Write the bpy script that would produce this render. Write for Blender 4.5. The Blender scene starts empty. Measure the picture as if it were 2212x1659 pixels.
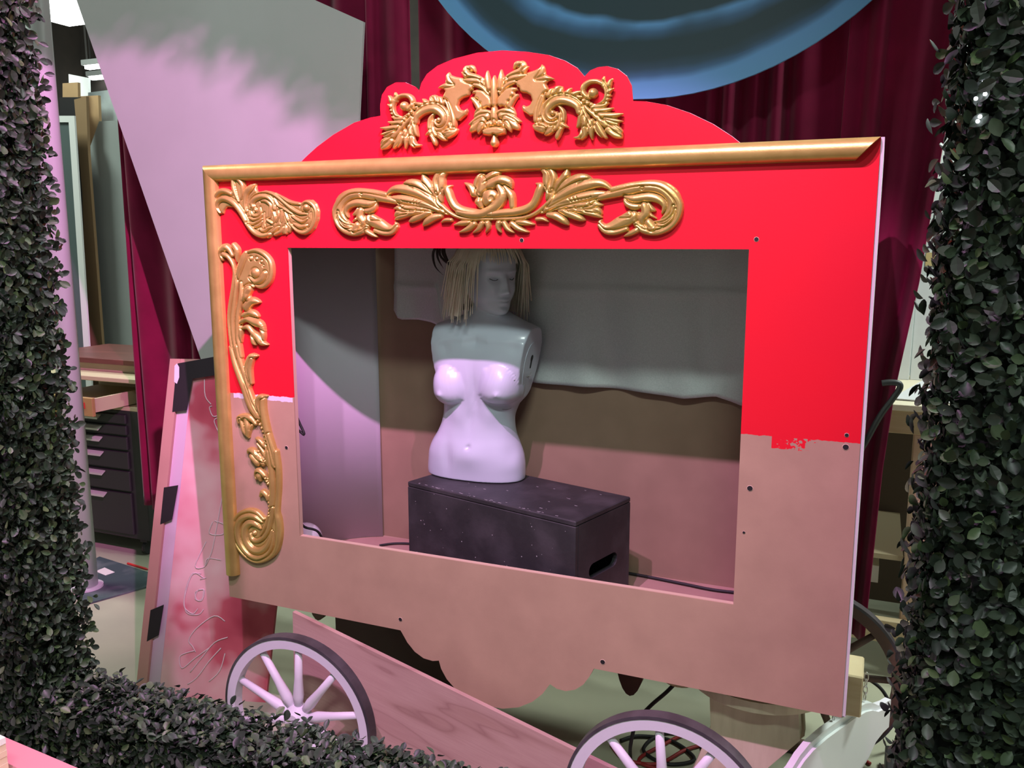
import bpy, math, random
import numpy as np
from mathutils import Vector, Matrix
from mathutils.geometry import tessellate_polygon
random.seed(7); rng = np.random.default_rng(11)
sc = bpy.context.scene
col = sc.collection
# ------------------------------------------------------------------ camera
CX, CY, F = 1106.0, 829.5, 1861.58
Hv = (-3378.2, 521.58); Vv = (1114.29, 11963.4)
def _dir(p):
    v = np.array([(p[0]-CX)/F, (p[1]-CY)/F, 1.0]); return v/np.linalg.norm(v)
_X = -_dir(Hv); _Z = -_dir(Vv); _Z = _Z-_X*_X.dot(_Z); _Z /= np.linalg.norm(_Z)
_Y = np.cross(_Z, _X)
RW = np.stack([_X, _Y, _Z], 1)
CAM = np.array([0.0, -2.13, 1.68])
cd = bpy.data.cameras.new('camera'); cam = bpy.data.objects.new('camera', cd); col.objects.link(cam)
cd.sensor_width = 36.0; cd.lens = F/2212*36.0; cd.clip_start = .02
M = Matrix.Identity(4)
for i in range(3):
    M[i][0] = RW[0][i]; M[i][1] = -RW[1][i]; M[i][2] = -RW[2][i]; M[i][3] = CAM[i]
cam.matrix_world = M
sc.camera = cam
# ------------------------------------------------------------------ view and light
sc.view_settings.view_transform = 'Standard'; sc.view_settings.look = 'None'
sc.view_settings.gamma = 1.0; sc.view_settings.use_curve_mapping = False
sc.view_settings.exposure = 0.0
w = bpy.data.worlds.new('world'); sc.world = w; w.use_nodes = True
w.node_tree.nodes['Background'].inputs[0].default_value = (.80, .86, .82, 1)
w.node_tree.nodes['Background'].inputs[1].default_value = .34
def area(name, loc, target, power, color, sx, sy):
    l = bpy.data.lights.new(name, 'AREA'); l.energy = power; l.color = color; l.shape = 'RECTANGLE'; l.size = sx; l.size_y = sy
    o = bpy.data.objects.new(name, l); col.objects.link(o); o.location = loc
    o.rotation_euler = (Vector(target)-Vector(loc)).to_track_quat('-Z', 'Y').to_euler(); return o
def spot(name, loc, target, power, color, ang, blend, rad):
    l = bpy.data.lights.new(name, 'SPOT'); l.energy = power; l.color = color; l.spot_size = math.radians(ang); l.spot_blend = blend; l.shadow_soft_size = rad
    o = bpy.data.objects.new(name, l); col.objects.link(o); o.location = loc
    o.rotation_euler = (Vector(target)-Vector(loc)).to_track_quat('-Z', 'Y').to_euler(); return o
spot('lilac_stage_lamp', (-1.02, -2.20, 4.47), (-.85, 0.05, .92), 560, (1.0, .48, .92), 41.5, .28, .03)
spot('second_lilac_stage_lamp', (-.42, -2.26, 4.54), (-.95, 0.05, .92), 330, (1.0, .48, .95), 41.5, .28, .03)
spot('pink_stage_lamp', (1.10, -2.30, 4.60), (-2.75, 0.7, 1.80), 1650, (1.0, .31, .80), 37, .8, .03)
area('fluorescent_ceiling_tube', (0.6, -3.2, 4.25), (-.7, .2, 1.2), 85, (.84, 1.0, .92), 1.2, .15)
area('rear_shop_tube', (-4.6, 2.6, 4.4), (-4.6, 2.6, 0), 110, (.88, 1.0, .93), 1.4, .3)
area('left_fill_light', (-5.2, .2, 4.6), (-4.4, .6, 0), 120, (.90, 1.0, .90), 1.4, .3)  # added fill, brightens the floor and cabinet at the left
area('side_shop_tube', (1.6, 1.1, 4.4), (1.2, 1.3, 0), 190, (.90, 1.0, .93), 1.2, .3)

def ray(px, py):
    return RW.T @ np.array([(px-CX)/F, (py-CY)/F, 1.0])
def on_y(px, py, y):
    d = ray(px, py); return CAM+d*((y-CAM[1])/d[1])
def on_z(px, py, z):
    d = ray(px, py); return CAM+d*((z-CAM[2])/d[2])
def on_pl(px, py, p0, n):
    d = ray(px, py); p0 = np.array(p0); n = np.array(n); return CAM+d*((p0-CAM).dot(n)/d.dot(n))

# ------------------------------------------------------------------ materials
def mat(name, c, rough=.55, metal=0.0, c2=None, nscale=6.0, namt=1.0, bump=0.0, bscale=60.0, coat=0.0, sheen=0.0, spec=.5, stretch=None, ramp=(.35, .65), detail=4):
    m = bpy.data.materials.new(name); m.use_nodes = True
    nt = m.node_tree; b = nt.nodes['Principled BSDF']
    b.inputs['Base Color'].default_value = (*c, 1); b.inputs['Roughness'].default_value = rough; b.inputs['Metallic'].default_value = metal
    b.inputs['Specular IOR Level'].default_value = spec
    if coat: b.inputs['Coat Weight'].default_value = coat; b.inputs['Coat Roughness'].default_value = .12
    if sheen: b.inputs['Sheen Weight'].default_value = sheen; b.inputs['Sheen Roughness'].default_value = .45
    tc = nt.nodes.new('ShaderNodeTexCoord'); vec = tc.outputs['Object']
    if stretch:
        mp = nt.nodes.new('ShaderNodeMapping'); mp.inputs['Scale'].default_value = stretch
        nt.links.new(vec, mp.inputs['Vector']); vec = mp.outputs['Vector']
    if c2:
        n = nt.nodes.new('ShaderNodeTexNoise'); n.inputs['Scale'].default_value = nscale; n.inputs['Detail'].default_value = detail
        nt.links.new(vec, n.inputs['Vector'])
        r = nt.nodes.new('ShaderNodeValToRGB'); r.color_ramp.elements[0].position = ramp[0]; r.color_ramp.elements[1].position = ramp[1]
        r.color_ramp.elements[0].color = (*c, 1); r.color_ramp.elements[1].color = (*[a+(d-a)*namt for a, d in zip(c, c2)], 1)
        nt.links.new(n.outputs['Fac'], r.inputs['Fac']); nt.links.new(r.outputs['Color'], b.inputs['Base Color'])
    if bump:
        n2 = nt.nodes.new('ShaderNodeTexNoise'); n2.inputs['Scale'].default_value = bscale; n2.inputs['Detail'].default_value = 3
        nt.links.new(vec, n2.inputs['Vector'])
        bp = nt.nodes.new('ShaderNodeBump'); bp.inputs['Strength'].default_value = bump; bp.inputs['Distance'].default_value = .004
        nt.links.new(n2.outputs['Fac'], bp.inputs['Height']); nt.links.new(bp.outputs['Normal'], b.inputs['Normal'])
    return m
def emit(name, c, s):
    m = bpy.data.materials.new(name); m.use_nodes = True; b = m.node_tree.nodes['Principled BSDF']
    b.inputs['Base Color'].default_value = (*c, 1); b.inputs['Emission Color'].default_value = (*c, 1); b.inputs['Emission Strength'].default_value = s
    return m
MT = {}
MT['floor'] = mat('concrete', (.42, .42, .30), .75, c2=(.33, .335, .245), nscale=1.6, bump=.15, bscale=30)
MT['wall'] = mat('shop_wall', (.62, .68, .66), .8, c2=(.55, .60, .58), nscale=2)
MT['darkwall'] = mat('dark_wall', (.075, .06, .05), .9, c2=(.045, .038, .034), nscale=3)
MT['mdf'] = mat('mdf', (.46, .315, .21), .72, c2=(.43, .29, .195), nscale=14, bump=.05, bscale=180, spec=.3)
MT['mdf_edge'] = mat('mdf_edge', (.62, .46, .34), .8)
MT['white_edge'] = mat('white_primed_edge', (.66, .70, .66), .6)
MT['gold'] = mat('gold_paint', (.60, .455, .135), .36, .55, c2=(.53, .39, .11), nscale=25, bump=.06, bscale=220)
MT['velvet'] = mat('burgundy_velvet', (.23, .009, .052), .85, c2=(.17, .007, .038), nscale=5, sheen=.22, spec=.15, bump=.06, bscale=320)
MT['board'] = mat('pale_grey_paint', (.52, .52, .535), .55, c2=(.495, .50, .51), nscale=4)
MT['mann'] = mat('mannequin_white', (.60, .65, .76), .30, coat=.25)
MT['dark'] = mat('near_black', (.012, .012, .013), .6)
MT['black'] = mat('black_satin', (.022, .022, .024), .45)
MT['hair'] = mat('blonde_wig', (.84, .78, .64), .5, c2=(.74, .66, .50), nscale=30, spec=.4)
MT['boxblack'] = mat('scuffed_black_paint', (.026, .026, .028), .55, c2=(.060, .058, .062), nscale=9, bump=.25, bscale=40, ramp=(.45, .75), detail=8)
MT['silver'] = mat('silver_cloth', (.60, .65, .65), .5, .25, c2=(.68, .73, .73), nscale=260, bump=.15, bscale=500)
MT['pine'] = mat('pine_wood', (.58, .47, .29), .6, c2=(.52, .40, .23), nscale=3, stretch=(2, 2, 20))
MT['pine_y'] = mat('raw_poplar', (.66, .59, .42), .65, c2=(.58, .51, .35), nscale=3, stretch=(14, 2, 2))
MT['ply'] = mat('pink_plywood', (.47, .25, .21), .6, c2=(.33, .15, .13), nscale=2.2, stretch=(1.2, 8, 5), bump=.05, bscale=60, detail=8, ramp=(.42, .75))
MT['wheelwhite'] = mat('white_wheel_paint', (.72, .71, .76), .5, bump=.06, bscale=90)
MT['tire'] = mat('dark_tyre_paint', (.040, .035, .040), .45, c2=(.075, .068, .075), nscale=14)
MT['brownrim'] = mat('brown_rim', (.13, .075, .05), .6, c2=(.09, .05, .04), nscale=12)
MT['white'] = mat('white_gloss', (.74, .78, .77), .35)
MT['metal'] = mat('zinc', (.6, .6, .6), .3, .9)
MT['polem'] = mat('pale_pole', (.66, .72, .71), .4)
MT['pink'] = mat('pink_table', (.60, .24, .26), .5)
MT['paper'] = mat('white_paper', (.80, .79, .76), .7)
MT['manila'] = mat('manila_edge', (.72, .55, .40), .8)
MT['card'] = mat('cardboard', (.42, .28, .14), .8, c2=(.37, .24, .12), nscale=8)
MT['brownbd'] = mat('brown_board', (.26, .17, .085), .8)
MT['greysheet'] = mat('grey_sheet', (.30, .34, .33), .5, c2=(.26, .295, .285), nscale=1.5)
MT['darksheet'] = mat('dark_teal_sheet', (.09, .125, .125), .5)
MT['redbrown'] = mat('mahogany_top', (.16, .055, .045), .4, c2=(.11, .04, .033), nscale=3, stretch=(1, 8, 8))
MT['tan'] = mat('tan_board', (.50, .42, .27), .6)
MT['oak'] = mat('yellow_oak', (.42, .29, .10), .55, c2=(.36, .24, .08), nscale=4)
MT['redtape'] = mat('red_tape', (.55, .03, .03), .5)
MT['cab'] = mat('black_cabinet', (.020, .020, .021), .5)
MT['handle'] = mat('pale_pull', (.62, .63, .58), .4, .3)
MT['mat'] = mat('painted_sheet', (.055, .085, .095), .55, c2=(.26, .31, .31), nscale=5, ramp=(.5, .85), detail=8)
MT['tape'] = mat('black_tape', (.010, .010, .010), .7)
MT['chalk'] = mat('white_chalk', (.72, .58, .58), .9)
MT['boardframe'] = mat('salmon_wood', (.52, .31, .24), .6)
MT['cordred'] = mat('red_cord', (.28, .02, .02), .5)
MT['leafcore'] = mat('hedge_core', (.010, .013, .010), .9)
MT['feather'] = mat('dark_feather', (.028, .012, .013), .5)
MT['inkdark'] = mat('ink', (.02, .02, .02), .8)
MT['lamp'] = emit('tube_glow', (.95, 1.0, .97), 9.0)
MT['led'] = emit('led_glow', (.85, .88, 1.0), 9.0)
MT['lip'] = mat('mannequin_lip', (.42, .40, .40), .35)

# ------------------------------------------------------------------ mesh helpers
OFF = {}
def root(name, loc, label, cat, group=None):
    o = bpy.data.objects.new(name, None); col.objects.link(o); o.location = loc; o.empty_display_size = .05
    o['label'] = label; o['category'] = cat
    if group: o['group'] = group
    OFF[o.name] = Vector(loc); return o
def tag(o, label, cat, group=None, kind=None):
    o['label'] = label; o['category'] = cat
    if group: o['group'] = group
    if kind: o['kind'] = kind
    return o
def obj(name, verts, faces, m, parent=None, smooth=False, label=None):
    V = np.asarray(verts, float).reshape(-1, 3)
    if parent is None:
        off = np.array([(V[:, 0].min()+V[:, 0].max())/2, (V[:, 1].min()+V[:, 1].max())/2, V[:, 2].min()])
    else:
        off = np.array(OFF[parent.name])
    me = bpy.data.meshes.new(name); me.from_pydata((V-off).tolist(), [], [tuple(f) for f in faces]); me.update()
    if m: me.materials.append(m)
    if smooth: me.polygons.foreach_set('use_smooth', [True]*len(me.polygons))
    o = bpy.data.objects.new(name, me); col.objects.link(o)
    if parent is None: o.location = off
    else: o.parent = parent
    OFF[o.name] = Vector(off)
    if label: o['label'] = label
    return o
def struct(o): o['kind'] = 'structure'; return o
class MB:
    def __init__(s): s.v = []; s.f = []
    def add(s, v, f):
        n = len(s.v); s.v += [tuple(map(float, q)) for q in v]; s.f += [tuple(i+n for i in g) for g in f]; return s
    def box(s, x0, x1, y0, y1, z0, z1, b=0.0):
        if b <= 0:
            v = [(x, y, z) for z in (z0, z1) for y in (y0, y1) for x in (x0, x1)]
            return s.add(v, [(0, 2, 3, 1), (4, 5, 7, 6), (0, 1, 5, 4), (2, 6, 7, 3), (0, 4, 6, 2), (1, 3, 7, 5)])
        v = []; lo = (x0, y0, z0); hi = (x1, y1, z1); idx = {}
        for cz in (0, 1):
            for cy in (0, 1):
                for cx in (0, 1):
                    c = [(lo, hi)[k][i] for i, k in enumerate((cx, cy, cz))]; sg = [1 if k == 0 else -1 for k in (cx, cy, cz)]
                    for a in range(3):
                        p = list(c)
                        for i in range(3):
                            if i != a: p[i] += sg[i]*b
                        idx[(cx, cy, cz, a)] = len(v); v.append(p)
        f = []
        for a in range(3):
            o1, o2 = (a+1) % 3, (a+2) % 3
            for k in (0, 1):
                q = []
                for u, t in ((0, 0), (1, 0), (1, 1), (0, 1)):
                    c = [0, 0, 0]; c[a] = k; c[o1] = u; c[o2] = t; q.append(idx[(*c, a)])
                f.append(tuple(q if k else q[::-1]))
        for a in range(3):
            o1, o2 = (a+1) % 3, (a+2) % 3
            for u in (0, 1):
                for t in (0, 1):
                    c0 = [0, 0, 0]; c0[o1] = u; c0[o2] = t; c1 = list(c0); c1[a] = 1
                    f.append((idx[(*c0, o1)], idx[(*c1, o1)], idx[(*c1, o2)], idx[(*c0, o2)]))
        for cz in (0, 1):
            for cy in (0, 1):
                for cx in (0, 1): f.append(tuple(idx[(cx, cy, cz, a)] for a in range(3)))
        return s.add(v, f)
    def xform(s, A, start=0):
        for i in range(start, len(s.v)): s.v[i] = tuple(A @ Vector(s.v[i]))
        return s
    def tube(s, pts, rad, n=8, cap=True):
        P = [Vector(p) for p in pts]
        if not hasattr(rad, '__len__'): rad = [rad]*len(P)
        up = None; rings = []
        for i, p in enumerate(P):
            t = (P[min(i+1, len(P)-1)]-P[max(i-1, 0)]).normalized()
            if up is None: up = t.orthogonal().normalized()
            up = (up-t*up.dot(t)).normalized(); b = t.cross(up)
            rings.append([p+(up*math.cos(2*math.pi*k/n)+b*math.sin(2*math.pi*k/n))*rad[i] for k in range(n)])
        v = [q for r in rings for q in r]; f = []
        for i in range(len(P)-1):
            for k in range(n): f.append((i*n+k, i*n+(k+1) % n, (i+1)*n+(k+1) % n, (i+1)*n+k))
        if cap: f += [tuple(range(n))[::-1], tuple((len(P)-1)*n+k for k in range(n))]
        return s.add(v, f)
    def lathe(s, prof, c, axis='z', n=32, cap=True):
        v = []; f = []
        for r, h in prof:
            for k in range(n):
                a = 2*math.pi*k/n; u, t = r*math.cos(a), r*math.sin(a)
                v.append({'z': (c[0]+u, c[1]+t, c[2]+h), 'y': (c[0]+u, c[1]+h, c[2]+t), 'x': (c[0]+h, c[1]+u, c[2]+t)}[axis])
        for i in range(len(prof)-1):
            for k in range(n): f.append((i*n+k, i*n+(k+1) % n, (i+1)*n+(k+1) % n, (i+1)*n+k))
        if cap and prof[0][0] > 1e-6: f.append(tuple(range(n))[::-1])
        if cap and prof[-1][0] > 1e-6: f.append(tuple((len(prof)-1)*n+k for k in range(n)))
        return s.add(v, f)
    def prism(s, loops, a0, a1, fr):
        """loops of 2-D points (first outer, then holes); fr(u,v,d) -> point; extruded d=a0..a1"""
        L3 = [[Vector((p[0], p[1], 0)) for p in L] for L in loops]
        tri = tessellate_polygon(L3); flat = [p for L in loops for p in L]; n = len(flat)
        v = [fr(p[0], p[1], a0) for p in flat]+[fr(p[0], p[1], a1) for p in flat]
        f = [tuple(t) for t in tri]+[tuple(i+n for i in t[::-1]) for t in tri]
        st = 0
        for L in loops:
            m = len(L)
            for i in range(m): f.append((st+i, st+(i+1) % m, st+(i+1) % m+n, st+i+n))
            st += m
        return s.add(v, f)
    def build(s, name, m, parent=None, smooth=False, label=None, fix=True):
        o = obj(name, s.v, s.f, m, parent, smooth, label)
        if fix:
            import bmesh
            bm = bmesh.new(); bm.from_mesh(o.data); bmesh.ops.recalc_face_normals(bm, faces=bm.faces); bm.to_mesh(o.data); bm.free()
        return o
def catmull(pts, sub=5):
    P = [np.array(p, float) for p in pts]
    if len(P) < 3: return P
    out = []
    for i in range(len(P)-1):
        p0 = P[max(i-1, 0)]; p1 = P[i]; p2 = P[i+1]; p3 = P[min(i+2, len(P)-1)]
        for k in range(sub):
            t = k/sub
            out.append(.5*((2*p1)+(-p0+p2)*t+(2*p0-5*p1+4*p2-p3)*t*t+(-p0+3*p1-3*p2+p3)*t**3))
    out.append(P[-1]); return out
YZ = lambda u, v, d: (u, d, v)          # (x, z) outline extruded along y

# ------------------------------------------------------------------ the room
struct(MB().box(-8, 4, -5, 5.2, -.05, 0).build('floor', MT['floor']))
struct(MB().box(-8, 4, 5.0, 5.2, 0, 5.0).build('wall_back', MT['darkwall']))
struct(MB().box(-8.2, -8, -5, 5.2, 0, 5.0).build('wall_left', MT['darkwall']))
struct(MB().box(-.15, 4, 2.25, 2.35, 0, 5.0).build('wall_right', MT['wall']))
struct(MB().box(-8.2, 4, -5, 5.2, 5.02, 5.1).build('ceiling', MT['darkwall']))
# ------------------------------------------------------------------ node expression helper
class NX:
    def __init__(s, m): s.nt = m.node_tree
    def v(s, x):
        return x
    def op(s, kind, *a):
        n = s.nt.nodes.new('ShaderNodeMath'); n.operation = kind
        for i, q in enumerate(a):
            if isinstance(q, (int, float)): n.inputs[i].default_value = q
            else: s.nt.links.new(q, n.inputs[i])
        return n.outputs[0]
    def noise(s, vec, scale, detail=3):
        n = s.nt.nodes.new('ShaderNodeTexNoise'); n.inputs['Scale'].default_value = scale; n.inputs['Detail'].default_value = detail
        s.nt.links.new(vec, n.inputs['Vector']); return n.outputs['Fac']
    def xyz(s):
        t = s.nt.nodes.new('ShaderNodeTexCoord'); sp = s.nt.nodes.new('ShaderNodeSeparateXYZ'); s.nt.links.new(t.outputs['Object'], sp.inputs[0])
        return t.outputs['Object'], sp.outputs[0], sp.outputs[1], sp.outputs[2]
    def mix(s, f, a, b):
        n = s.nt.nodes.new('ShaderNodeMix'); n.data_type = 'RGBA'
        s.nt.links.new(f, n.inputs[0]) if not isinstance(f, (int, float)) else setattr(n.inputs[0], 'default_value', f)
        for i, q in ((6, a), (7, b)):
            if isinstance(q, tuple): n.inputs[i].default_value = (*q, 1)
            else: s.nt.links.new(q, n.inputs[i])
        return n.outputs[2]
    def ramp(s, f, stops):
        r = s.nt.nodes.new('ShaderNodeValToRGB'); cr = r.color_ramp
        while len(cr.elements) < len(stops): cr.elements.new(.5)
        for e, (p, c) in zip(cr.elements, stops): e.position = p; e.color = (*c, 1)
        s.nt.links.new(f, r.inputs[0]); return r.outputs[0]
    def color(s, c): s.nt.links.new(c, s.nt.nodes['Principled BSDF'].inputs['Base Color'])

# ------------------------------------------------------------------ the wagon front
WR = (-.96, .25, .5)
wagon = root('circus_wagon', WR, 'red and bare brown circus wagon facade with gold carved ornaments and large window opening', 'wagon')
RED = (.80, .006, .022)
def paint_panel():
    m = mat('red_over_bare_board', (.46, .315, .21), .6, bump=.04, bscale=160, spec=.3)
    n = NX(m); vec, x, y, z = n.xyz()
    a = on_y(560, 853, 0); b = on_y(1730, 948, 0)
    k = (b[2]-a[2])/(b[0]-a[0]); c0 = a[2]-k*a[0]
    # world -> object coordinates
    c = c0+k*WR[0]-WR[2]
    nz = n.op('MULTIPLY', n.op('SUBTRACT', n.noise(vec, 60), .5), .010)
    d = n.op('ADD', n.op('SUBTRACT', z, n.op('ADD', n.op('MULTIPLY', x, k), c)), nz)
    red = n.op('GREATER_THAN', d, 0.0)
    p0 = on_y(1667, 950, 0); p1 = on_y(1745, 975, 0)
    sx = n.op('MULTIPLY', n.op('GREATER_THAN', x, p0[0]-WR[0]), n.op('LESS_THAN', x, p1[0]-WR[0]+.02))
    sz = n.op('GREATER_THAN', d, -.028)
    fade = n.op('GREATER_THAN', n.op('ADD', n.noise(vec, 130), n.op('MULTIPLY', n.op('SUBTRACT', p1[0]-WR[0], x), 3.0)), .56)
    smear = n.op('MULTIPLY', n.op('MULTIPLY', sx, sz), fade)
    red = n.op('MAXIMUM', red, smear)
    strip = n.op('MULTIPLY', n.op('GREATER_THAN', d, -.015), n.op('LESS_THAN', x, on_y(632, 860, 0)[0]-WR[0]))
    strip = n.op('MULTIPLY', strip, n.op('GREATER_THAN', x, on_y(505, 860, 0)[0]-WR[0]))
    front = n.op('LESS_THAN', y, .004-WR[1])
    mottled = n.ramp(n.noise(vec, 9, 6), [(.3, (.47, .325, .215)), (.7, (.41, .28, .185))])
    redc = n.ramp(n.noise(vec, 3, 2), [(.3, RED), (.7, (.75, .007, .026))])
    cc = n.mix(strip, mottled, (.68, .66, .72)); cc = n.mix(red, cc, redc); cc = n.mix(front, (.60, .44, .32), cc)
    n.color(cc); return m
def pl(pts, y=0.0): return [tuple(on_y(p[0], p[1], y)[[0, 2]]) for p in pts]
xL, xR = -1.914, -.0115; zT, zB = 1.903, .513
wx0, wx1, wz0, wz1 = -1.6205, -.285, .7625, 1.6575
low = pl([(865, 1360), (870, 1370), (880, 1388), (896, 1408), (915, 1422), (935, 1428), (948, 1427), (953, 1445), (965, 1467), (985, 1490), (1012, 1509), (1045, 1523), (1085, 1531),
          (1120, 1528), (1150, 1516), (1172, 1499), (1188, 1478), (1203, 1488), (1222, 1493), (1242, 1490), (1260, 1479), (1273, 1462), (1283, 1443)])
outer = [(xL, zT), (xL, zB)]+[(p[0], min(p[1], zB)) for p in low]+[(xR, zB), (xR, zT)]
hole = [(wx0, wz0), (wx1, wz0), (wx1, wz1), (wx0, wz1)]
TH = .019
panel = MB().prism([outer, hole], 0, TH, YZ).build('front_panel', paint_panel(), wagon, label='front board painted red above and left bare brown below')
crest_px = [(650, 350), (662, 338), (685, 317), (720, 291), (765, 265), (800, 254), (822, 250), (821, 228), (825, 205), (836, 188), (855, 178), (875, 178), (893, 186), (905, 198),
            (910, 180), (922, 160), (945, 142), (980, 127), (1030, 114), (1085, 109), (1140, 112), (1185, 119), (1220, 131), (1245, 146), (1262, 166), (1275, 152), (1292, 145), (1312, 143),
            (1334, 149), (1352, 163), (1362, 183), (1365, 218), (1395, 219), (1440, 227), (1490, 244), (1540, 268), (1580, 294), (1610, 318), (1610, 335), (650, 365)]
MT['redpaint'] = mat('red_paint', RED, .5, c2=(.74, .007, .026), nscale=5, spec=.3, bump=.03, bscale=150)
cr = MB().prism([pl(crest_px, .006)], .006, TH, YZ).build('crest_board', MT['redpaint'], wagon, label='scalloped red header board')
MB().prism([pl([(p[0]+1.6, p[1]+.2) for p in crest_px[:-2]]+[(1611, 333), (651, 363)], TH)], TH, TH+.004, YZ).build('crest_edge', MT['white_edge'], cr)
# gold half-round moulding, mitred
def half_round(p0, p1, across, wd, hh, m0, m1):
    """p0->p1 along outer edge (x,z); across = unit (x,z) to the inner side; mitre m0/m1 shortens the inner side"""
    b = MB(); N = 14; p0 = np.array(p0); p1 = np.array(p1); t = (p1-p0)/np.linalg.norm(p1-p0); ac = np.array(across); rows = []
    for e in (0, 1):
        for k in range(N+1):
            a = math.pi*k/N; u = wd*(1-math.cos(a))/2; hgt = hh*math.sin(a)
            q = (p0+t*u*m0 if e == 0 else p1-t*u*m1)+ac*u
            rows.append((q[0], -hgt-.0004, q[1]))
    f = [(k, k+1, N+1+k+1, N+1+k) for k in range(N)]+[tuple(range(N+1)), tuple(range(N+1, 2*N+2))[::-1], (0, N, 2*N+1, N+1)]
    b.add(rows, f); return b
bz = on_y(500, 1237, 0)[2]
half_round((xL, zT+.0015), (xR, zT+.0015), (0, -1), .050, .026, 1, 1).build('top_moulding', MT['gold'], wagon, True, fix=True)
half_round((xL, zT+.0015), (xL, bz), (1, 0), .050, .026, 1, 0).build('side_moulding', MT['gold'], wagon, True, fix=True)
for o in wagon.children:
    if 'moulding' in o.name:
        md = o.modifiers.new('es', 'EDGE_SPLIT'); md.split_angle = math.radians(50)
# screw holes
for i, (px, py, r) in enumerate([(1127, 519, .0045), (1634, 517, .0045), (1829, 940, .004), (1827, 966, .006), (1620, 1055, .006), (619, 967, .005), (865, 1338, .0055), (1302, 1430, .006), (1607, 1150, .003)]):
    p = on_y(px, py, 0)
    o = MB().lathe([(r*1.35, -.0005), (r*1.15, -.0012), (r*1.1, -.0005)], p, 'y', 16).build('screw_hole', MT['mdf_edge'], panel)
    MB().lathe([(r, -.0014), (r*.9, -.0006)], p, 'y', 16).build('screw', MT['dark'], panel)

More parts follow.
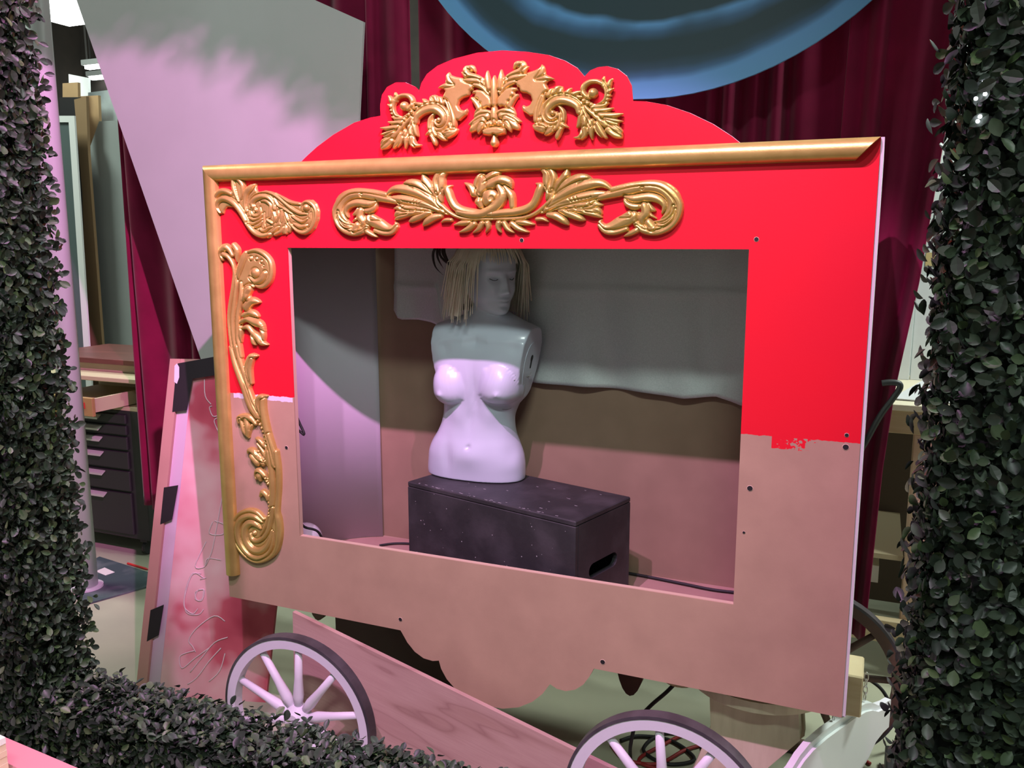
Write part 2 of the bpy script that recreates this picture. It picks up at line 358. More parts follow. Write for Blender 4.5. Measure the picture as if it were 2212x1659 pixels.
# ---- carved relief ornaments: strokes and flat pieces traced in panel coordinates, height field meshed
def crop(x0, y0, s):
    return lambda x, y: (x0+x/s, y0+y/s)
def relief(name, cr_, strokes=(), polys=(), beads=(), mirror=None, parent=None, res=.0017, base=.007, m=None, both=False, hmax=.016, grooves=()):
    """returns part; strokes: list of [(x,y,r)...]; polys: list of (pts, height); mirror: x axis position to reflect about"""
    def P(x, y):
        a = cr_(x, y); q = on_y(a[0], a[1], 0); return q[0], q[2]
    x_, z_ = P(0, 0); x1_, _ = P(10, 0); _, z1_ = P(0, 10); sc_ = (math.hypot(x1_-x_, 0)+abs(z1_-z_))/20.0
    S = []; PO = []
    for st in strokes:
        pts = []
        for p in catmull(st, 4) if len(st) > 2 else [np.array(p, float) for p in st]:
            x, z = P(p[0], p[1]); pts.append((x, z, max(p[2], 3)*sc_))
        S.append(pts)
    for bx, by, br in beads:
        x, z = P(bx, by); S.append([(x, z, br*sc_), (x+1e-5, z, br*sc_)])
    for pts, hgt in polys: PO.append(([P(*p) for p in pts], hgt))
    G = []
    for st in grooves:
        pts = []
        for p in catmull(st, 4) if len(st) > 2 else [np.array(p, float) for p in st]:
            x, z = P(p[0], p[1]); pts.append((x, z, max(p[2], 2)*sc_))
        G.append(pts)
    if mirror is not None:
        fl = lambda L: [(2*mirror-p[0],)+tuple(p[1:]) for p in L]
        if both: S += [fl(s) for s in S]; PO += [(fl(p), h) for p, h in PO]; G += [fl(s) for s in G]
        else: S = [fl(s) for s in S]; PO = [(fl(p), h) for p, h in PO]; G = [fl(s) for s in G]
    allp = [p for s in S for p in s]+[(p[0], p[1], .004) for q, h in PO for p in q]
    X0 = min(p[0]-p[2] for p in allp)-.006; X1 = max(p[0]+p[2] for p in allp)+.006
    Z0 = min(p[1]-p[2] for p in allp)-.006; Z1 = max(p[1]+p[2] for p in allp)+.006
    xs = np.arange(X0, X1+res, res); zs = np.arange(Z0, Z1+res, res); GX, GZ = np.meshgrid(xs, zs)
    sd = np.full(GX.shape, -1.0); H = np.zeros(GX.shape)
    def seg(s, full=True):
        best = np.full(GX.shape, -1.0); bq = np.full(GX.shape, 9.0); br = np.zeros(GX.shape)
        for (ax, az, ar), (bx, bz_, br_) in zip(s[:-1], s[1:]):
            mr = max(ar, br_)+.01
            i0 = max(int((min(az, bz_)-mr-Z0)/res), 0); i1 = int((max(az, bz_)+mr-Z0)/res)+2
            j0 = max(int((min(ax, bx)-mr-X0)/res), 0); j1 = int((max(ax, bx)+mr-X0)/res)+2
            gx = GX[i0:i1, j0:j1]; gz = GZ[i0:i1, j0:j1]
            dx, dz = bx-ax, bz_-az; L = dx*dx+dz*dz+1e-12
            t = np.clip(((gx-ax)*dx+(gz-az)*dz)/L, 0, 1)
            dd = np.hypot(gx-ax-t*dx, gz-az-t*dz); r = ar+(br_-ar)*t
            g = r-dd; sub = best[i0:i1, j0:j1]; msk = g > sub
            sub[msk] = g[msk]; bq[i0:i1, j0:j1][msk] = (dd/np.maximum(r, 1e-4))[msk]; br[i0:i1, j0:j1][msk] = r[msk]
        return best, bq, br
    for pts, hgt in PO:
        P_ = np.array(pts); n = len(P_); ins = np.zeros(GX.shape, bool); dmin = np.full(GX.shape, 9.0)
        for i in range(n):
            ax, az = P_[i]; bx, bz_ = P_[(i+1) % n]
            if abs(bz_-az) > 1e-9:
                c = ((az > GZ) != (bz_ > GZ)) & (GX < (bx-ax)*(GZ-az)/(bz_-az)+ax); ins ^= c
            dx, dz = bx-ax, bz_-az; L = dx*dx+dz*dz+1e-12; t = np.clip(((GX-ax)*dx+(GZ-az)*dz)/L, 0, 1)
            dmin = np.minimum(dmin, np.hypot(GX-ax-t*dx, GZ-az-t*dz))
        g = np.where(ins, dmin, -dmin); sd = np.maximum(sd, g)
        e = np.clip(g/.007, 0, 1); H = np.maximum(H, np.where(g > 0, hgt*np.sqrt(1-(1-e)**2), 0))
    for s in S:
        best, q, r = seg(s); sd = np.maximum(sd, best)
        amp = np.minimum(r*.95, hmax-base)
        e = np.clip(best/.003, 0, 1)
        h = np.where(best > 0, base*np.sqrt(1-(1-e)**2)+amp*(.6*np.sqrt(np.clip(1-q*q, 0, 1))+.4*np.clip(1-q, 0, 1)), 0)
        # soft crease: the newer stroke cuts a shallow groove at its rim
        rim = np.exp(-(best/.0016)**2)
        H = np.where((H > 0) & (best > -.004), H*(1-.42*rim), H)
        H = np.maximum(H, h)
    for s in G:
        best, q, r = seg(s); H = np.where(best > 0, H-.005*np.sqrt(np.clip(1-q*q, 0, 1)), H); H = np.where(sd > 0, np.maximum(H, .002), H)
    gz_, gx_ = np.gradient(sd, res); gn = np.hypot(gx_, gz_)+1e-6
    inside = sd > 0
    cell = inside[:-1, :-1] | inside[1:, :-1] | inside[:-1, 1:] | inside[1:, 1:]
    use = np.zeros(GX.shape, bool)
    use[:-1, :-1] |= cell; use[1:, :-1] |= cell; use[:-1, 1:] |= cell; use[1:, 1:] |= cell
    outm = use & ~inside
    step = np.clip(-sd, 0, 1.5*res)
    PX = np.where(outm, GX+gx_/gn*step, GX); PZ = np.where(outm, GZ+gz_/gn*step, GZ)
    HH = np.where(outm, -.0003, H)
    ids = -np.ones(GX.shape, int); ids[use] = np.arange(use.sum())
    V = np.stack([PX[use], -HH[use]-.0002, PZ[use]], 1)
    ii, jj = np.where(cell)
    Fc = np.stack([ids[ii, jj], ids[ii, jj+1], ids[ii+1, jj+1], ids[ii+1, jj]], 1)
    return obj(name, V, Fc.tolist(), m or MT['gold'], parent, True)
# -- crest ornament
c1 = crop(815, 130, 7.3733)
axc = on_y(815+1880/7.3733, 130+900/7.3733, 0)[0]
crest_orn = relief('crest_ornament', c1, both=True, mirror=axc, parent=wagon, strokes=[
    [(1520, 150, 30), (1450, 135, 45), (1425, 200, 50), (1480, 250, 50), (1600, 290, 50), (1700, 350, 45), (1770, 430, 38), (1800, 520, 28)],
    [(1575, 185, 14), (1530, 125, 36), (1470, 120, 30)],
    [(1380, 322, 12), (1480, 330, 40), (1600, 345, 40), (1690, 385, 30)], [(1420, 265, 30), (1358, 198, 12)],
    [(1680, 330, 22), (1720, 420, 26), (1760, 520, 20)], [(1560, 400, 30), (1650, 420, 34), (1730, 480, 26), (1790, 560, 16)],
    [(1790, 450, 45), (1770, 320, 48), (1768, 180, 12)],
    [(1530, 620, 30), (1600, 700, 44), (1640, 790, 44), (1600, 840, 36), (1555, 905, 14)],
    [(1800, 850, 45), (1700, 835, 46), (1610, 880, 38), (1560, 930, 14)],
    [(1770, 905, 50), (1660, 930, 55), (1560, 1000, 52), (1475, 1030, 14)], [(1700, 980, 60), (1600, 1050, 68), (1530, 1110, 46), (1508, 1150, 14)], [(1690, 1040, 46), (1645, 1110, 42), (1622, 1172, 12)],
    [(1240, 405, 16), (1165, 350, 34), (1135, 270, 28), (1158, 203, 9)], [(1230, 415, 16), (1110, 410, 34), (1040, 425, 22), (988, 447, 9)]],
    polys=[([(1050, 600), (1095, 505), (1075, 470), (985, 450), (1025, 405), (1095, 360), (1105, 280), (1125, 220), (1165, 200), (1190, 240), (1260, 265), (1370, 285), (1420, 330), (1510, 365), (1550, 410),
             (1535, 470), (1495, 500), (1480, 565), (1440, 590), (1380, 610), (1325, 655), (1305, 730), (1335, 785), (1390, 802), (1440, 772), (1460, 815), (1440, 875), (1380, 925), (1330, 972), (1265, 962),
             (1225, 860), (1185, 740), (1130, 650)], .012),
           ([(1600, 470), (1700, 480), (1790, 545), (1835, 630), (1845, 710), (1800, 765), (1760, 752), (1700, 785), (1650, 745), (1660, 690), (1600, 695), (1612, 630), (1545, 605), (1572, 548), (1512, 535), (1540, 490)], .011)])
crown = relief('crown', c1, both=True, mirror=axc, parent=crest_orn, base=.008, hmax=.021, strokes=[
    [(1880, 940, 56), (1880, 820, 52), (1880, 690, 18)], [(1880, 700, 44), (1880, 500, 56), (1880, 350, 40), (1878, 252, 10)], [(1880, 1215, 26), (1880, 1270, 46), (1885, 1325, 60)]],
    beads=[(1880, 992, 40), (1768, 1020, 32), (1700, 1052, 22)],
    polys=[([(1685, 1015), (1780, 962), (1880, 945), (1980, 962), (2075, 1015), (2065, 1095), (1960, 1055), (1880, 1045), (1790, 1055), (1695, 1095)], .012),
           ([(1695, 1115), (1790, 1075), (1880, 1063), (1975, 1075), (2067, 1115), (2060, 1182), (1970, 1208), (1880, 1212), (1790, 1208), (1703, 1182)], .018)])
scroll_st = [
    [(250, 650, 40), (245, 740, 36), (265, 830, 30), (300, 900, 26)],
    [(310, 640, 45), (312, 570, 30), (300, 518, 9)], [(240, 650, 40), (222, 600, 28), (192, 570, 9)], [(330, 610, 36), (372, 562, 14)], [(245, 750, 36), (182, 706, 9)], [(255, 805, 30), (212, 806, 9)], [(270, 855, 30), (222, 852, 9)], [(285, 905, 26), (242, 906, 9)],
    [(480, 900, 30), (420, 925, 28), (350, 905, 28), (297, 850, 26), (277, 770, 26), (290, 690, 28), (330, 620, 30), (400, 572, 32), (490, 568, 36), (560, 612, 42), (585, 690, 42), (555, 760, 44), (500, 790, 30)],
    [(445, 740, 66), (450, 735, 68)],
    [(720, 725, 45), (660, 700, 30), (612, 690, 12)], [(800, 695, 48), (765, 645, 28), (738, 624, 10)], [(890, 690, 52), (880, 625, 35), (868, 582, 12)], [(980, 665, 50), (940, 600, 40), (890, 576, 14)], [(1050, 690, 45), (1030, 625, 35), (1000, 595, 16)],
    [(650, 770, 38), (578, 772, 10)], [(570, 835, 38), (505, 845, 10)], [(525, 875, 32), (470, 872, 9)],
    [(1150, 690, 36), (1200, 820, 42), (1240, 950, 45), (1240, 1060, 40), (1215, 1090, 20)], [(1100, 640, 20), (1140, 740, 22), (1180, 880, 24), (1190, 1000, 18)],
    [(450, 960, 45), (340, 950, 35), (245, 905, 10)], [(420, 1010, 48), (300, 1010, 42), (188, 988, 12)], [(360, 1080, 50), (220, 1095, 48), (72, 1085, 14)], [(300, 1160, 50), (180, 1175, 40), (72, 1188, 10)],
    [(330, 1170, 40), (220, 1215, 40), (130, 1225, 18)],
    [(600, 1000, 50), (620, 1100, 45), (645, 1180, 32), (668, 1212, 12)], [(540, 1080, 50), (560, 1200, 48), (590, 1310, 45), (640, 1360, 32), (710, 1355, 12)], [(560, 1250, 42), (560, 1340, 32), (605, 1385, 20)],
    [(470, 1150, 50), (480, 1280, 45), (465, 1405, 12)], [(410, 1240, 40), (372, 1320, 38), (340, 1375, 20)], [(390, 1180, 45), (350, 1290, 45), (290, 1390, 25), (268, 1402, 10)],
    [(230, 1270, 50), (140, 1300, 52), (88, 1335, 25)], [(560, 920, 30), (470, 1020, 30), (380, 1120, 34), (280, 1225, 38), (170, 1310, 44), (105, 1375, 38), (85, 1405, 16)], [(260, 1290, 40), (170, 1375, 40), (85, 1418, 16)],
    [(600, 900, 24), (560, 1000, 26), (510, 1110, 24), (480, 1200, 20)],
    [(960, 1150, 45), (1080, 1170, 58), (1180, 1140, 66), (1290, 1108, 16)], [(1000, 1190, 50), (1060, 1240, 46), (1112, 1272, 18)], [(1150, 1195, 56), (1240, 1160, 40), (1295, 1115, 10)], [(1170, 1030, 38), (1195, 1085, 26)],
    [(600, 880, 26), (700, 780, 28), (840, 722, 30), (980, 727, 32), (1090, 790, 32), (1142, 900, 32), (1135, 1010, 30), (1075, 1090, 30), (980, 1112, 28), (905, 1065, 24), (882, 980, 22), (905, 895, 14)],
    [(920, 860, 18), (860, 940, 32), (845, 1050, 34), (870, 1160, 38), (910, 1250, 40), (938, 1315, 40), (945, 1355, 14)], [(860, 1150, 38), (786, 1197, 10)], [(905, 980, 24), (900, 1080, 28), (930, 1170, 34), (965, 1205, 26)],
    [(640, 990, 42), (660, 900, 55), (760, 820, 60), (880, 782, 62), (980, 802, 62), (1055, 870, 56), (1080, 955, 46), (1050, 1025, 36), (995, 1045, 28), (948, 1010, 24), (948, 955, 20)], [(1000, 955, 40), (1001, 955, 40)]]
relief('leaf_scroll', c1, scroll_st, parent=crest_orn, base=.008, hmax=.020)
relief('leaf_scroll', c1, scroll_st, parent=crest_orn, base=.008, hmax=.020, mirror=axc)
# -- lintel ornament
c2 = crop(1080, 350, 5.267)
axl = (on_y(722, 455, 0)[0]+on_y(1476, 455, 0)[0])/2
wing = [
    [(210, 680, 35), (300, 690, 35), (398, 710, 10)], [(150, 700, 35), (230, 760, 35), (335, 797, 10)], [(60, 690, 35), (100, 760, 32), (168, 802, 10)], [(0, 690, 38), (-10, 745, 30), (20, 800, 10)],
    [(430, 650, 25), (500, 650, 25), (555, 678, 9)], [(560, 600, 30), (660, 620, 50), (740, 670, 42), (788, 715, 10)], [(700, 540, 40), (820, 590, 52), (920, 640, 38), (975, 662, 10)], [(800, 520, 40), (950, 540, 52), (1080, 585, 46), (1165, 628, 12)],
    [(1000, 520, 40), (1120, 545, 36), (1168, 590, 10)], [(900, 500, 35), (1050, 480, 48), (1175, 490, 12)], [(1060, 450, 36), (1140, 420, 14)],
    [(560, 420, 35), (570, 320, 50), (550, 220, 58), (550, 130, 56), (475, 82, 16)], [(600, 310, 40), (628, 190, 38), (595, 100, 30), (560, 80, 20)],
    [(640, 360, 20), (690, 260, 48), (750, 180, 56), (785, 80, 14)], [(690, 350, 40), (780, 262, 58), (880, 200, 58), (980, 182, 42), (1062, 205, 12)],
    [(480, 570, 22), (650, 510, 35), (850, 480, 40), (1000, 470, 35), (1085, 430, 22)], [(520, 540, 30), (700, 460, 45), (850, 420, 52), (1000, 390, 56), (1120, 370, 46), (1305, 352, 10)],
    [(560, 480, 35), (700, 390, 50), (850, 310, 58), (1000, 262, 60), (1140, 245, 48), (1230, 275, 32), (1312, 350, 10)],
    [(-60, 645, 22), (150, 645, 22), (300, 630, 22), (420, 580, 24), (520, 500, 24), (600, 410, 24), (610, 320, 16)],
    [(-60, 590, 46), (60, 578, 46), (180, 568, 48), (300, 540, 50), (380, 490, 48), (425, 420, 48), (455, 340, 50), (470, 275, 38), (420, 245, 10)]]
hook = [
    [(1150, 400, 40), (1300, 360, 52), (1450, 318, 64), (1600, 282, 62), (1750, 276, 66), (1870, 308, 72), (1960, 385, 80), (1990, 490, 82), (1960, 610, 80), (1880, 700, 70), (1760, 765, 56), (1640, 765, 52), (1565, 710, 38), (1545, 640, 32), (1585, 590, 24)],
    [(1280, 310, 28), (1500, 258, 28), (1700, 240, 28), (1850, 262, 30), (1980, 355, 34), (2055, 480, 34), (2035, 620, 34), (1945, 740, 34), (1800, 805, 30), (1650, 795, 28), (1560, 735, 22)],
    [(1760, 680, 12), (1880, 655, 15), (1965, 580, 15), (1985, 500, 12)], [(1765, 712, 12), (1885, 715, 14), (1985, 630, 14), (2005, 540, 10)],
    [(1430, 385, 14), (1450, 470, 34), (1540, 510, 38), (1620, 500, 22)], [(1430, 395, 16), (1530, 420, 44), (1700, 400, 48), (1820, 430, 44), (1880, 500, 34), (1850, 582, 12)],
    [(1530, 620, 60), (1400, 680, 72), (1280, 740, 58), (1200, 745, 42), (1145, 695, 28), (1165, 660, 10)], [(1480, 592, 38), (1365, 627, 10)], [(1560, 780, 34), (1480, 820, 28), (1420, 845, 9)], [(1130, 720, 18), (1200, 792, 26), (1320, 802, 32), (1450, 762, 26)],
    [(1690, 490, 30), (1740, 540, 26), (1778, 556, 8)], [(1700, 590, 24), (1785, 642, 8)], [(1700, 690, 46), (1740, 740, 46)], [(1650, 500, 42), (1665, 580, 52), (1620, 640, 46), (1630, 700, 20)]]
gr = [[(850, 440, 6), (1000, 410, 7), (1060, 395, 5)], [(800, 420, 6), (830, 450, 6)], [(850, 410, 6), (870, 440, 6)], [(890, 400, 6), (905, 430, 6)], [(900, 250, 6), (960, 215, 7)], [(520, 380, 7), (545, 320, 7), (530, 270, 6)]]
lint = relief('lintel_ornament', crop(980, 340, 4.254), parent=wagon, base=.009, hmax=.022, strokes=[
    [(300, 230, 45), (380, 165, 40), (435, 142, 12)], [(250, 350, 40), (222, 260, 35), (250, 185, 30), (295, 160, 10)], [(200, 330, 40), (170, 275, 30), (115, 238, 10)], [(340, 260, 45), (440, 212, 45), (520, 230, 36), (545, 280, 12)], [(270, 310, 50), (285, 230, 40), (270, 180, 14)],
    [(480, 280, 26), (540, 350, 34), (552, 450, 30)], [(250, 410, 46), (265, 455, 26)], [(350, 380, 82), (351, 380, 82)],
    [(60, 500, 34), (160, 520, 40), (260, 520, 42), (350, 485, 44), (430, 420, 46), (462, 345, 42), (430, 275, 30)]], grooves=[[(370, 378, 26), (371, 378, 26)]])
for mi in (None, axl):
    relief('acanthus_wing', c2, wing, parent=lint, base=.008, hmax=.019, grooves=gr, mirror=mi)
    relief('hook_scroll', c2, hook, parent=lint, base=.008, hmax=.018, beads=[(1632, 300, 16)], mirror=mi)
# -- corner ornament
c4 = crop(455, 370, 8.848)
relief('corner_ornament', c4, parent=wagon, base=.009, hmax=.020, polys=[([(105, 600), (95, 470), (150, 385), (240, 325), (340, 335), (415, 372), (430, 240), (440, 130), (480, 97), (560, 112), (640, 170), (690, 260), (690, 380),
    (740, 300), (840, 240), (900, 245), (900, 330), (920, 400), (1060, 362), (1200, 392), (1350, 472), (1500, 552), (1640, 592), (1790, 602), (1870, 548), (1960, 542), (2050, 622), (2100, 760), (2090, 920), (2020, 1100), (1930, 1190),
    (1820, 1230), (1690, 1200), (1580, 1105), (1540, 1180), (1430, 1200), (1300, 1240), (1220, 1220), (1160, 1280), (1000, 1290), (880, 1230), (760, 1110), (680, 980), (610, 840), (540, 745), (440, 690), (340, 690), (290, 750), (268, 818), (190, 800), (112, 700)], .009)],
    strokes=[
    [(720, 760, 32), (695, 620, 38), (720, 430, 56), (800, 320, 56), (885, 250, 14)], [(570, 580, 20), (500, 400, 42), (468, 250, 42), (475, 135, 36), (560, 152, 42), (640, 250, 44), (652, 380, 38), (620, 530, 20)],
    [(130, 610, 38), (140, 480, 46), (230, 385, 52), (330, 385, 46), (425, 430, 38)],
    [(215, 800, 20), (150, 700, 36), (180, 580, 48), (270, 525, 52), (380, 545, 56), (500, 625, 58), (600, 745, 58), (690, 900, 54), (765, 1040, 50), (880, 1170, 50), (1010, 1228, 48), (1160, 1205, 36)],
    [(1250, 430, 22), (1400, 515, 28), (1550, 590, 30), (1750, 630, 28)], [(770, 720, 15), (780, 560, 17), (870, 450, 17), (1000, 402, 19), (1150, 405, 22), (1300, 485, 26), (1450, 605, 32), (1600, 725, 36), (1750, 805, 34), (1885, 820, 14)],
    [(1250, 520, 22), (1320, 650, 24), (1440, 722, 26), (1550, 790, 22), (1620, 860, 20)],
    [(865, 700, 42), (832, 610, 50), (900, 522, 52), (1030, 482, 52), (1150, 515, 48), (1222, 605, 38), (1255, 720, 30)], [(900, 740, 40), (901, 740, 40)], [(800, 765, 16), (850, 842, 28), (940, 850, 30), (1000, 780, 22), (985, 690, 14)],
    [(760, 880, 16), (860, 922, 32), (960, 900, 28), (1022, 820, 14)], [(748, 980, 16), (850, 1002, 32), (960, 960, 30), (1032, 900, 14)], [(880, 1060, 26), (960, 1032, 34), (1032, 950, 12)],
    [(1000, 570, 20), (1100, 570, 36), (1190, 650, 40), (1180, 760, 40), (1160, 870, 30)], [(1060, 800, 16), (1060, 960, 18), (1080, 1080, 18)], [(980, 1100, 28), (1050, 1142, 30), (1150, 1082, 26), (1225, 1058, 10)], [(1120, 930, 34), (1205, 990, 28)],
    [(1240, 790, 30), (1272, 900, 30), (1240, 970, 20)], [(1330, 760, 18), (1332, 860, 24), (1282, 970, 16)], [(1400, 740, 22), (1392, 860, 28), (1382, 970, 18)], [(1460, 790, 22), (1500, 900, 28), (1525, 990, 16)],
    [(1240, 1160, 36), (1300, 1092, 32), (1345, 1058, 14)], [(1270, 1208, 32), (1380, 1150, 36), (1422, 1075, 22)], [(1470, 1185, 26), (1482, 1090, 26), (1460, 1030, 14)],
    [(1580, 850, 22), (1700, 930, 28), (1800, 962, 28), (1892, 900, 12)], [(1620, 1000, 22), (1750, 1060, 38), (1880, 1040, 26)], [(1950, 800, 15), (1942, 940, 15), (1885, 1060, 13)],
    [(1790, 740, 26), (1800, 640, 42), (1890, 590, 42), (1990, 645, 38), (2048, 780, 34), (2028, 950, 34), (1948, 1100, 36), (1830, 1175, 38), (1700, 1145, 34), (1600, 1058, 26), (1525, 985, 16)], [(1870, 690, 62), (1871, 690, 62)]])
# -- side ornament in three carved lengths
c5 = crop(465, 515, 6.6375); c6 = crop(490, 745, 6.507); c7 = crop(490, 980, 6.379)
side = relief('side_ornament', c5, parent=wagon, base=.008, hmax=.019, beads=[(540, 285, 32), (620, 290, 26), (690, 330, 24), (718, 392, 16), (600, 490, 66)], polys=[([(300, 480), (400, 300), (460, 200), (600, 160), (730, 210), (830, 330), (850, 460), (820, 600), (730, 700), (600, 690), (520, 640), (420, 700), (330, 640)], .010)], strokes=[
    [(690, 1280, 38), (712, 1380, 38), (700, 1470, 34)], [(390, 1280, 34), (385, 1380, 36), (392, 1480, 16)], [(560, 1380, 38), (570, 1480, 34), (602, 1522, 10)], [(420, 1280, 22), (500, 1270, 40), (560, 1340, 40), (640, 1420, 52), (690, 1490, 42), (772, 1520, 12)],
    [(390, 1200, 28), (480, 1150, 45), (600, 1200, 58), (680, 1235, 48), (735, 1325, 12)], [(430, 1100, 34), (520, 1060, 45), (590, 1080, 42), (635, 1112, 22)], [(470, 980, 58), (540, 900, 58), (620, 900, 36), (664, 915, 10)], [(480, 840, 52), (480, 735, 58), (540, 682, 32), (585, 690, 12)], [(425, 870, 40), (470, 790, 56), (515, 725, 50)],
    [(470, 200, 22), (600, 170, 28), (720, 220, 32), (810, 320, 34), (835, 450, 36), (810, 590, 36), (730, 680, 34), (640, 690, 24), (588, 650, 14)], [(520, 560, 20), (600, 620, 30), (690, 590, 40), (740, 500, 40)],
    [(340, 570, 26), (380, 425, 45), (430, 285, 48), (465, 205, 32)], [(290, 92, 34), (340, 170, 42), (340, 280, 30), (345, 335, 14)],
    [(395, 640, 26), (402, 760, 35), (392, 880, 40), (362, 1020, 38), (347, 1180, 36), (345, 1400, 36), (370, 1530, 34), (395, 1690, 32)], [(310, 480, 22), (330, 640, 30), (320, 760, 30), (300, 950, 36), (280, 1150, 38), (285, 1350, 36), (310, 1530, 34), (352, 1690, 34)],
    [(130, 305, 20), (108, 210, 44), (160, 130, 52), (220, 150, 40), (272, 240, 28)], [(150, 230, 36), (210, 262, 34), (270, 350, 30), (300, 480, 26), (285, 640, 26), (260, 800, 26), (232, 980, 26), (220, 1150, 26), (235, 1350, 26), (260, 1530, 28), (292, 1690, 28)]])
relief('stem', c6, parent=side, base=.008, hmax=.019, beads=[(460, 1060, 24), (490, 1110, 24), (515, 1160, 24), (535, 1210, 24), (550, 1265, 24), (570, 1320, 24), (585, 1375, 22), (470, 1490, 24), (500, 1560, 24), (530, 1610, 24)], strokes=[
    [(330, 650, 34), (320, 450, 48), (320, 280, 50), (370, 165, 46), (450, 150, 14)], [(372, 530, 24), (352, 330, 30), (382, 200, 26)],
    [(430, 1100, 28), (360, 1020, 45), (280, 1010, 50), (200, 1022, 42), (188, 1085, 20)], [(220, 1040, 28), (250, 1140, 35), (270, 1200, 35), (322, 1285, 24)], [(300, 1060, 40), (322, 1160, 45), (320, 1265, 26)], [(380, 1120, 22), (360, 1182, 10)],
    [(540, 1655, 40), (440, 1520, 50), (345, 1470, 34), (318, 1512, 14)], [(455, 1645, 50), (382, 1560, 45)], [(600, 1645, 28), (540, 1500, 28), (450, 1380, 16)], [(560, 1420, 30), (490, 1340, 30), (438, 1308, 20)],
    [(560, 1300, 30), (590, 1450, 32), (610, 1665, 32)], [(530, 740, 42), (530, 900, 50), (560, 1080, 52), (600, 1260, 55), (650, 1450, 60), (690, 1665, 62)], [(480, 985, 34), (450, 840, 42), (480, 732, 38), (585, 712, 12)], [(620, 1250, 26), (690, 1480, 30), (735, 1670, 30)],
    [(170, 30, 40), (210, 200, 40), (270, 400, 36), (320, 600, 40), (380, 760, 42), (430, 900, 36), (482, 1025, 22)], [(85, 30, 34), (140, 240, 44), (210, 440, 48), (280, 620, 52), (350, 820, 52), (430, 960, 44), (472, 1045, 24)]])
relief('volute', c7, parent=side, base=.008, hmax=.019, beads=[(600, 665, 20), (605, 712, 20), (605, 760, 20), (605, 808, 20), (510, 120, 20), (540, 60, 20), (560, 330, 18), (580, 370, 18)], polys=[([(540, 860), (440, 772), (330, 747), (200, 782), (120, 880), (92, 1040), (120, 1200), (210, 1350), (330, 1460), (450, 1498), (590, 1460), (690, 1370), (752, 1220), (772, 1060), (752, 900), (730, 770), (620, 850)], .008)], strokes=[
    [(590, 400, 26), (540, 290, 36), (470, 230, 45), (428, 255, 32), (432, 325, 24)], [(470, 300, 48), (482, 352, 24)], [(600, 640, 28), (570, 560, 36), (520, 522, 38), (483, 575, 18)], [(570, 100, 34), (470, 50, 48), (400, -30, 45)], [(590, 130, 24), (600, 60, 24)],
    [(510, 930, 22), (430, 860, 45), (320, 845, 50), (210, 900, 50), (165, 1030, 50), (190, 1180, 50), (270, 1310, 50), (380, 1400, 50), (490, 1420, 45), (590, 1360, 36), (650, 1240, 24), (660, 1070, 12)],
    [(490, 1022, 18), (430, 960, 40), (350, 940, 48), (280, 1000, 50), (265, 1110, 50), (300, 1220, 52), (380, 1310, 52), (480, 1330, 48), (570, 1270, 40), (620, 1160, 28), (642, 1050, 16)],
    [(530, 890, 26), (440, 800, 30), (330, 772, 28), (210, 810, 26), (130, 900, 24), (102, 1040, 22), (130, 1190, 22), (210, 1330, 22), (330, 1440, 22), (450, 1478, 24), (580, 1440, 26), (680, 1350, 34), (730, 1220, 40), (745, 1060, 45), (732, 900, 45), (712, 790, 38), (722, 640, 34), (735, 450, 34), (730, 200, 36), (700, -30, 36)],
    [(600, -30, 40), (630, 150, 45), (650, 350, 48), (655, 550, 48), (640, 700, 45), (615, 850, 38), (560, 1000, 34), (505, 1105, 26)], [(350, 1100, 24), (380, 1170, 30), (450, 1190, 30), (530, 1140, 30), (592, 1040, 30), (640, 880, 30), (665, 740, 24)], [(402, 1082, 34), (403, 1082, 34)]])
# ------------------------------------------------------------------ wagon body behind the facade
ZF, YB = .597, .512
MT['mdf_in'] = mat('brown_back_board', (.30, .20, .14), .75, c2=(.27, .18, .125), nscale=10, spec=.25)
MB().box(xL+.01, xR-.005, TH, YB+.06, ZF-.018, ZF).build('wagon_floor', mat('dusty_pink_floor', (.42, .27, .22), .7, c2=(.36, .22, .18), nscale=5), wagon)
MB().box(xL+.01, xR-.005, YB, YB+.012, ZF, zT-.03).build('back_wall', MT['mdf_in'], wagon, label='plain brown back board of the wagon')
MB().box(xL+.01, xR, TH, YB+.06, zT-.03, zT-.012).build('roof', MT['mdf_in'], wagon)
MB().box(-.0115, -.0035, .004, YB+.06, zB+.002, zT+.001).build('side_wall', MT['white_edge'], wagon, label='white painted end board seen edge on')
zs_ = []
# chassis under the right end: turntable disc, beam, post with splayed brackets
def disc_y(name, m, c, r, h, n=40, parent=wagon): return MB().lathe([(r, 0), (r, h)], c, 'z', n).build(name, m, parent)
_tc = on_y(1640, 1490, .24); disc_y('turntable_disc', MT['pine_y'], (_tc[0], .24, .455), .20, .03)
MB().box(-1.80, -.06, .06, .10, .49, ZF-.018, .003).build('floor_rail', MT['pine_y'], wagon)
MB().box(-1.80, -.06, .46, .50, .49, ZF-.018, .003).build('floor_rail', MT['pine_y'], wagon)
bm_ = MB().box(-.14, .035, .23, .36, .395, .515, .004); bm_.build('axle_block', MT['pine'], wagon)
def bracket(name, pts, y0, y1, m): return MB().prism([pts], y0, y1, YZ).build(name, m, wagon)
bracket('support_post', [(a, max(min(b, .454), 0.0)) for a, b in pl([(1535, 1440), (1728, 1480), (1728, 1600), (1655, 1662), (1640, 1900), (1430, 1900), (1498, 1662), (1535, 1570)], .10)], .10, .16, MT['pine_y'])
bracket('support_brace', [(a, max(min(b, .454), 0.0)) for a, b in pl([(1600, 1440), (1735, 1480), (1738, 1590), (1640, 1660)], .18)], .18, .22, MT['pine_y'])
